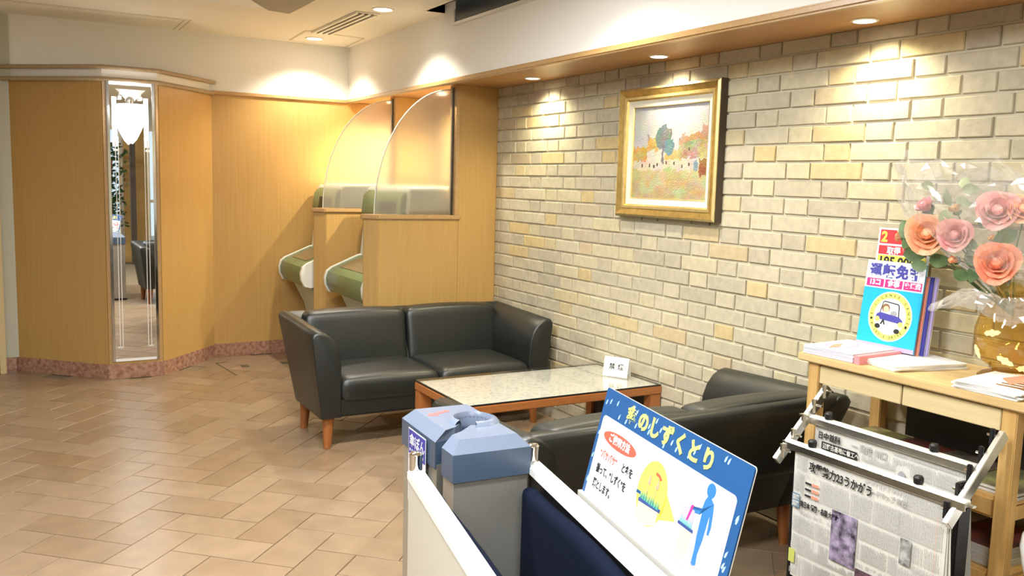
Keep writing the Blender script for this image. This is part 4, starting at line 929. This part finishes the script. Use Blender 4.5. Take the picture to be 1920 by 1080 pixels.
# ------------------------------------------------------------------ wrapped rose bouquet
bq = thing('rose_bouquet', 'artificial rose bouquet in clear crinkled wrap in the amber vase', 'bouquet', (2.852, 1.79, 1.21))
BO = Vector((2.852, 1.79, 1.21))
def rose(c, r, key, d, open_=1, name='rose'):
    d = Vector(d).normalized(); a = d.orthogonal().normalized(); b_ = d.cross(a); g = G(); rr_ = random.Random(int(c[1]*1e4))
    g.rbox((-.28*r, -.28*r, -.3*r), (.28*r, .28*r, .45*r), .26*r, rose_c[key], 2, M=frame(c, a, b_, d))
    r = r*.84; lay = [(3, .20, .62, .02), (4, .33, .62, .08), (5, .48, .60, .20), (6, .66, .55, .42), (6, .86, .46, .75)][:5 if open_ > .7 else 4]
    if open_ < .4: lay = lay[:3]
    for li, (n, rad, hgt, fl_) in enumerate(lay):
        for k in range(n):
            ph = 2*PI*(k+.37*li)/n+rr_.uniform(-.15, .15); w_ = 2*PI/n*.78; vs = []; nu, nv = 7, 5
            for i in range(nv):
                t = i/(nv-1)
                for j in range(nu):
                    u = (j/(nu-1))*2-1; an = ph+u*w_*(.55+.45*math.sin(PI*min(t*.62+.1, 1)))
                    R = r*(rad*(.35+.75*math.sin(t*PI/2))+fl_*t**3*.34*(1+.35*math.sin(3*an+li)))*open_**.3 + r*.05*rr_.random()*t
                    H = r*(-.45+(hgt+.42)*t**.8-(u*u)*t*.20 - fl_*t**4*.22 + .10*t**2*math.sin(4*an+li*2))
                    vs.append(Vector(c)+a*(R*math.cos(an))+b_*(R*math.sin(an))+d*H)
            fs = [(i*nu+j, i*nu+j+1, (i+1)*nu+j+1, (i+1)*nu+j) for i in range(nv-1) for j in range(nu-1)]
            g.add(vs, fs, rose_c[key])
    g.v = [tuple(Vector(p)-BO) for p in g.v]
    o = g.build(name, bq, smooth=70); return o
CV = Vector((0, 0, 1.5))
specs = [((2.80, 2.000, 1.455), .052, 'lilac', (-.5, .2, .5), .5, 'pink rosebud'), ((2.83, 1.905, 1.45), .036, 'bud', (-.2, .3, .8), .5, 'cream bud'), ((2.77, 1.965, 1.362), .072, 'apricot', (-.85, -.45, .25), 1, ''),
         ((2.76, 1.855, 1.366), .056, 'pink', (-.9, -.45, .2), 1, ''), ((2.82, 1.752, 1.452), .066, 'pink', (-.85, -.5, .35), 1, ''), ((2.80, 1.744, 1.359), .032, 'bud', (-.6, .3, .4), .35, ''),
         ((2.77, 1.705, 1.285), .068, 'coral', (-.9, -.4, .2), 1, ''), ((2.79, 1.868, 1.279), .034, 'peach', (-.6, .2, .1), .35, ''), ((2.84, 2.122, 1.342), .034, 'peach', (-.3, .9, .1), .5, ''),
         ((2.86, 1.69, 1.46), .05, 'apricot', (-.8, -.4, .4), 1, ''), ((2.83, 2.085, 1.300), .026, 'pink', (-.5, .6, -.1), .5, '')]
for c, r, k, d, op, _ in specs: rose(Vector(c), r, k, d, op, 'rose' if op > .6 else 'rosebud')
for c, r, k, d, op, _ in specs:
    c = Vector(c)-BO; d = Vector(d).normalized(); p0 = Vector((.0, -.102, -.10)); m_ = c-d*r*1.2
    G().tube([c-d*r*.4, m_, m_*.55+Vector((0, -.03, -.02)), p0], .0028, leafm, 6).build('stem', bq, smooth=60)
    n_ = max(d.orthogonal().normalized().length, 1)
    G().lathe([(r*.15, -.6*r), (r*.38, -.42*r), (r*.46, -.2*r)], leafm, n=8, cap=False, M=frame(c, d.orthogonal().normalized(), d.cross(d.orthogonal().normalized()), d)).build('sepal', bq)
rl = random.Random(12)
LV = [((2.80, 2.075, 1.372), .042, leafm), ((2.79, 2.015, 1.290), .046, leafm), ((2.80, 2.06, 1.33), .034, leafm), ((2.78, 1.995, 1.248), .034, leafm), ((2.80, 1.93, 1.272), .040, leafm), ((2.79, 1.915, 1.415), .036, leafl), ((2.83, 1.88, 1.475), .032, leafl),
      ((2.83, 1.94, 1.49), .032, leafl), ((2.78, 1.80, 1.29), .040, leafm), ((2.77, 1.80, 1.335), .034, leafm), ((2.80, 1.84, 1.23), .034, leafm), ((2.80, 1.78, 1.42), .034, leafm), ((2.79, 1.70, 1.37), .040, leafm), ((2.80, 1.80, 1.24), .036, leafm),
      ((2.84, 2.03, 1.53), .026, leafl), ((2.86, 1.90, 1.54), .030, leafl), ((2.80, 1.76, 1.315), .034, leafm), ((2.82, 1.70, 1.22), .032, leafm), ((2.82, 1.85, 1.52), .03, leafl)]
for c, s, m in LV:
    rot = rl.uniform(0, 6.28); tilt = Vector((-1, rl.uniform(-.5, .3), rl.uniform(-.3, .5))).normalized(); ax = tilt.orthogonal().normalized(); ay = tilt.cross(ax)
    ex = ax*math.cos(rot)+ay*math.sin(rot); ey = tilt.cross(ex); c = Vector(c)-BO; vs = []; fs = []
    n = 7
    for i in range(n):
        t = i/(n-1); wd = s*.62*math.sin(PI*t**.8)**.8+.0004
        for u in (-1, 0, 1): vs.append(c+ex*((t-.5)*2*s)+ey*(u*wd)+tilt*(.18*wd*abs(u)-.25*s*(t-.5)**2))
    for i in range(n-1):
        for j in (0, 1): fs.append((i*3+j, i*3+j+1, (i+1)*3+j+1, (i+1)*3+j))
    G().add(vs, fs, m).build('leaf', bq, smooth=60)
# crinkled clear wrap: flared open funnel gathered at the vase neck, with a hanging skirt
def wrapsheet():
    g = G(); r = random.Random(8); nu, nv = 72, 26; vs = []
    c0 = Vector((2.852, 1.70, 1.19)); c1 = Vector((2.815, 1.845, 1.60))
    ph = [r.uniform(0, 6.28) for _ in range(12)]
    for i in range(nv):
        t = i/(nv-1)
        for j in range(nu):
            a = 2*PI*j/nu
            rad = .062+.20*math.sin(min(1, t*1.15)*PI*.62)**1.1
            cr = .010*math.sin(9*a+ph[0]+3*t)+.009*math.sin(17*a+ph[1]-4*t)+.006*math.sin(31*a+ph[2]+9*t)+.008*math.sin(5*a+11*t+ph[3])
            c = c0.lerp(c1, t); x = c.x+min(.115, (rad+cr*(.3+t))*.62*math.cos(a)) ; y = c.y+(rad*1.12+cr*(.3+t))*math.sin(a)
            z = c.z+.035*t*math.sin(3*a+ph[4])+.02*t*math.sin(7*a+ph[5])+.006*math.sin(23*a)*t
            vs.append(Vector((min(x, 2.975), y, z))-BO+Vector((r.uniform(-1, 1)*.5, r.uniform(-1, 1), r.uniform(-1, 1)))*.0055)
    fs = [(i*nu+j, i*nu+(j+1) % nu, (i+1)*nu+(j+1) % nu, (i+1)*nu+j) for i in range(nv-1) for j in range(nu)]
    g.add(vs, fs, wrap_m)
    vs = []; nv2 = 12                                     # skirt
    for i in range(nv2):
        t = i/(nv2-1)
        for j in range(nu):
            a = 2*PI*j/nu; rad = .064+.085*t**.8; cr = .016*math.sin(7*a+ph[6])*t+.010*math.sin(15*a+ph[7]+3*t)*t+.005*math.sin(29*a+ph[8])
            x = c0.x+(rad+cr)*.9*math.cos(a); y = c0.y+(rad+cr)*math.sin(a)+(.11*t if math.sin(a) > .1 else 0)*max(0, math.sin(a))
            z = c0.z-.02+.03*math.sin(PI*t)-.055*t+.02*math.sin(4*a+ph[9])*t
            vs.append(Vector((min(x, 2.975), y, z))-BO+Vector((r.uniform(-1, 1)*.5, r.uniform(-1, 1), r.uniform(-1, 1)))*.0055)
    fs = [(i*nu+j, i*nu+(j+1) % nu, (i+1)*nu+(j+1) % nu, (i+1)*nu+j) for i in range(nv2-1) for j in range(nu)]
    g.add(vs, fs, wrap_m)
    g.build('clear_wrap', bq, label='crinkled transparent cellophane wrap')
wrapsheet()

# ------------------------------------------------------------------ newspaper rack
nrk = thing('newspaper_rack', 'black and aluminium newspaper rack in front of the side table', 'newspaper rack', (0, 0, 0))
NY0, NY1 = 1.490, 2.140
for y in (NY0, NY1):
    a = Vector((2.295, y, .562)); b2 = Vector((2.532, y, .802)); d = (b2-a).normalized(); n = Vector((-d.z, 0, d.x))
    g = G(); g.add([p+Vector((0, s*.009, 0))+n*q for p in (a, b2) for s, q in ((-1, -.017), (1, -.017), (1, .017), (-1, .017))], [(0, 1, 2, 3), (7, 6, 5, 4), (0, 4, 5, 1), (1, 5, 6, 2), (2, 6, 7, 3), (3, 7, 4, 0)], alu); g.build('rail', nrk, bevel=.002)
    s = 1 if y == NY0 else -1
    rail_o = nrk.children[-1]
    for k in range(5):
        p = a+d*(.030+k*.068); yy = y+s*.020
        if s > 0: hk = G().box(p.x-.006, p.x+.006, yy-.007, yy+.007, p.z-.012, p.z+.040, black).build('hook', nrk, bevel=.002)
        else: hk = G().cyl((p.x, y-.006, p.z-.01), (p.x, y-.006, p.z+.038), .009, .009, alu, 12).build('hook', nrk, smooth=40)
        G().cyl((p.x+.004, y, p.z+.018), (p.x+.004, yy+s*.018, p.z+.018), .004, .004, chrome, 8).build('pin', hk)
for y, s in ((NY0, 1), (NY1, -1)):
    G().box(2.365, 2.425, y+s*.012, y+s*.030, .02, .672 if s > 0 else .56, black).build('upright', nrk, bevel=.004)
    G().box(2.20, 2.545, y+s*.01-.015, y+s*.01+.015, 0, .025, black).build('foot', nrk, bevel=.004)
G().box(2.38, 2.41, NY0+.034, NY1-.034, .10, .13, black).build('cross_bar', nrk)
def paperprint(g, M, w, h, seed, z=.0006, skip=(), x0=0, y0=0):
    r = random.Random(seed); cols = []
    y = h-.02
    bands = [(.02, .14), (.15, .27), (.28, .40), (.41, .53)]
    # dense little columns of vertical text
    yy = y0+.012
    while yy < h-.02:
        bh = r.uniform(.045, .075); xx = x0+.012
        while xx < w-.012:
            if r.random() < .03: xx += .006
            xa, xb, ya, yb = xx, xx+.0022, yy, min(yy+bh*(.93 if r.random() > .12 else r.uniform(.3, .8)), h-.015)
            if yb > ya:
                ys = ya
                while ys < yb-.002:
                    l = r.uniform(.006, .018); ye = min(ys+l, yb)
                    if not any(a < xb and xa < b and c < ye and ys < d for a, b, c, d in skip): g.add([M @ Vector(p) for p in ((xa, ys, z), (xb, ys, z), (xb, ye, z), (xa, ye, z))], [(0, 1, 2, 3)], ink)
                    ys = ye+.0016
            xx += .0046
        yy += bh+.006
def newspaper(x, ztop, yl, yr, zlow, label, seed, front):
    o = thing('newspaper', label, 'newspaper', (x, yl, ztop), 0, 'newspapers on the rack')
    W = yl-yr; H = ztop-zlow
    nx, nz = 14, 16; g = G()
    for s, off in ((0, 0), (1, .006), (2, .016)):
        vs = []
        for i in range(nz+1):
            for j in range(nx+1):
                u = j/nx; v = i/nz; vs.append((off*(.3+v)+.004*math.sin(u*5+v*2+seed)*v, -W*u-(.012*s*v if s else 0)+(-.012*v*v if u < .01 else 0), -H*v+(.01*s)))
        g.add(vs, [(i*(nx+1)+j, i*(nx+1)+j+1, (i+1)*(nx+1)+j+1, (i+1)*(nx+1)+j) for i in range(nz) for j in range(nx)], newsp)
    g.build('sheets', o, smooth=60)
    M = frame((-.0068, 0, -H), (0, -1, 0), (0, 0, 1), (-1, 0, 0)) @ Matrix.Diagonal((W/.538, H/.403, 1, 1))
    return o, M, .538, .403
# clamp holders (aluminium bars with black knobs) are parts of the rack
def clamp(x, z, label, y0, y1):
    t = thing('newspaper_clamp', label, 'newspaper holder', (x, y1, z), 0, 'newspaper clamp bars'); Lc = y1-y0
    G().box(-.004, .020, -Lc, 0, -.016, .004, alu_lt).build('bar', t, bevel=.003, seg=1); br_ = t.children[-1]
    G().box(-.010, -.0045, -Lc, 0, -.026, .000, alu).build('grip_strip', t, bevel=.002, seg=1)
    G().box(-.001, .016, -Lc-.001, -Lc+.012, -.022, -.016, black).build('end_stop', t)
    for yk in (-.105, -.510): G().lathe([(.0135, .002), (.0150, .010), (.0150, .020), (.011, .026), (0, .027)], black, (.008, yk, .003), 12, cap=False).build('knob', br_, smooth=30)
    G().box(-.002, .014, -Lc-.018, -Lc, -.010, -.004, alu).box(-.002, .014, 0, .018, -.010, -.004, alu).build('end_lug', t)
clamp(2.330, .634, 'front aluminium newspaper clamp bar with two black knobs', 1.457, 2.130)
clamp(2.440, .710, 'rear aluminium newspaper clamp bar behind the front newspaper', 1.511, 2.162)
o, M, W, H = newspaper(2.333, .618, 2.092, 1.512, .165, 'front newspaper with a large purple photo hanging from its clamp', 1, True)
u_ = lambda px: px   # local metres
sk = [(.055, .275, .335, .385), (.05, .112, .255, .325), (.160, .262, .105, .267), (.258, .342, .055, .125), (.036, .160, .222, .256), (.275, .40, .342, .372), (.400, .445, .185, .267), (.450, .512, .090, .155), (.0, .038, .215, .27), (.0, .034, .04, .09)]
g = G(); paperprint(g, M, W, H, 5, .0006, sk); g.build('printed_columns', o, kind='stuff')
text('攻撃勢力23うかがう', .033, M @ Matrix.Translation((.065, .352, .0008)) @ Matrix.Rotation(-.04, 4, 'Z'), inkd, o, 'headline', .0008, sx=.80)
text('東日本 情勢・各国 大接戦', .021, M @ Matrix.Translation((.040, .232, .0008)), inkd, o, 'headline', .0006, sx=.62)
text('ロードマップ 表記', .018, M @ Matrix.Translation((.28, .350, .0008)), ink, o, 'headline', .0003, sx=.9)
G().box(.165, .258, .110, .262, .0006, .0012, purple_ph, M).build('purple_photo', o)
G().box(.262, .338, .060, .120, .0006, .0012, dark_ph, M).build('dark_photo', o)
G().box(.405, .440, .19, .262, .0006, .0012, grey_ph, M).build('small_photo', o); G().box(.455, .508, .095, .150, .0006, .0012, grey_ph, M).build('small_photo', o)
g = G()
for k in range(3): g.box(.082, .108, .306-k*.019, .314-k*.019, .0006, .0010, salmon, M); g.box(.055, .080, .306-k*.019, .312-k*.019, .0006, .0010, inkd, M)
g.build('result_bars', o)
G().box(.006, .036, .222, .266, .0006, .0010, mat('news_blue', (.10, .20, .32), .7), M).build('blue_box', o); G().box(.006, .030, .045, .088, .0006, .0010, mat('news_yellow', (.52, .55, .12), .7), M).build('yellow_box', o)
for k in range(2): text('国際', .019, M @ Matrix.Translation((.0075, .247-k*.020, .0012)), newsp, o, 'lettering', .0004, sx=.72)
g = G(); g.box(.043, .0436, .03, .39, .0006, .0009, ink, M); g.box(.395, .3955, .05, .34, .0006, .0009, ink, M); g.box(.512, .5126, .03, .36, .0006, .0009, salmon, M); g.build('column_rules', o, kind='stuff')
o, M, W, H = newspaper(2.444, .692, 2.108, 1.532, .30, 'rear newspaper with a black headline box behind the front one', 2, False)
sk = [(.02, .30, .348, .39), (.02, .19, .305, .348), (.31, .36, .30, .345)]
g = G(); paperprint(g, M, W, H, 8, .0006, sk); g.build('printed_columns', o, kind='stuff')
G().box(.035, .175, .316, .344, .0006, .0010, inkd, M).build('headline_box', o); text('辺野古基地に着工へ', .021, M @ Matrix.Translation((.040, .322, .0013)), newsp, o, 'headline', .0004, sx=.75)
text('日中首脳', .028, M @ Matrix.Translation((.018, .354, .0008)), inkd, o, 'headline', .0006, sx=.8); text('一 発展 川口', .030, M @ Matrix.Translation((.15, .352, .0008)), ink, o, 'headline', .0004, sx=.8)
g = G(); g.prism(ell(.335, .315, .012, .017, 14), .0006, .0010, cgrey, M); g.build('printed_portrait', o)

# ------------------------------------------------------------------ white vessel at right edge on a low dark stool
stl = thing('low_stool', 'low dark round stool under the white bottle at the right edge', 'stool', (2.635, 1.335, 0))
G().lathe([(.0, .275), (.115, .275), (.12, .28), (.12, .298), (.115, .302), (0, .302)], dark_panel, n=32, cap=False).build('seat', stl, smooth=40)
for k in range(3): a = 2*PI*k/3; G().cyl((.09*math.cos(a), .09*math.sin(a), .276), (.10*math.cos(a), .10*math.sin(a), 0), .014, .010, dark_panel, 12).build('leg', stl, smooth=40)
ZW = .3025
wv = thing('white_bottle', 'glossy white bottle with black collar at the right picture edge', 'bottle', (2.635, 1.335, ZW))
wvm = mat('white_gloss', (.80, .81, .80), .18, coat=.4)
n = 36; rings = []
for z, r in ((0, .075), (.004, .082), (.05, .092), (.12, .108), (.17, .116), (.205, .112), (.235, .090), (.255, .066)):
    rings.append([((r+.004*math.sin(5*a+z*20)*(z > .02))*math.cos(a), (r+.004*math.sin(5*a+z*20)*(z > .02))*math.sin(a), z) for a in [2*PI*k/n for k in range(n)]])
G().loft(rings, wvm).build('body', wv, smooth=60)
G().lathe([(.064, .253), (.070, .256), (.070, .266), (.062, .270), (.058, .330), (.052, .338), (0, .340)], black, n=32, cap=False).build('collar', wv, smooth=40)
G().lathe([(.0715, .268), (.0725, .271), (.0715, .274)], chrome, n=32, cap=False).build('silver_ring', wv, smooth=40)

# ------------------------------------------------------------------ things seen only in the mirror
pp = thing('potted_ficus', 'dark green potted shrub behind the camera, seen in the mirror', 'plant', (1.72, -1.8, 0))
G().lathe([(.10, 0), (.14, .26), (.15, .28), (.13, .28), (.0, .25)], whitepaint, n=24, cap=False).build('pot', pp, smooth=40)
G().tube([(0, 0, .25), (.03, .02, .7), (-.02, .03, 1.2), (.02, 0, 1.7)], .018, legwood, 8).build('trunk', pp, smooth=60)
g = G(); r = random.Random(2)
for k in range(420):
    c = Vector((r.gauss(0, .10), r.gauss(0, .12), r.uniform(.6, 1.95))); d = Vector((r.gauss(0, 1), r.gauss(0, 1), r.gauss(0, .6))).normalized(); e = d.orthogonal()*.02
    g.add([c-d*.05, c+e, c+d*.05, c-e], [(0, 1, 2, 3)], ficus)
g.build('foliage', pp, kind='stuff')
G().box(2.02, 2.10, -1.9, -1.82, 0, ZC, framedark).build('wall_post', kind='structure')
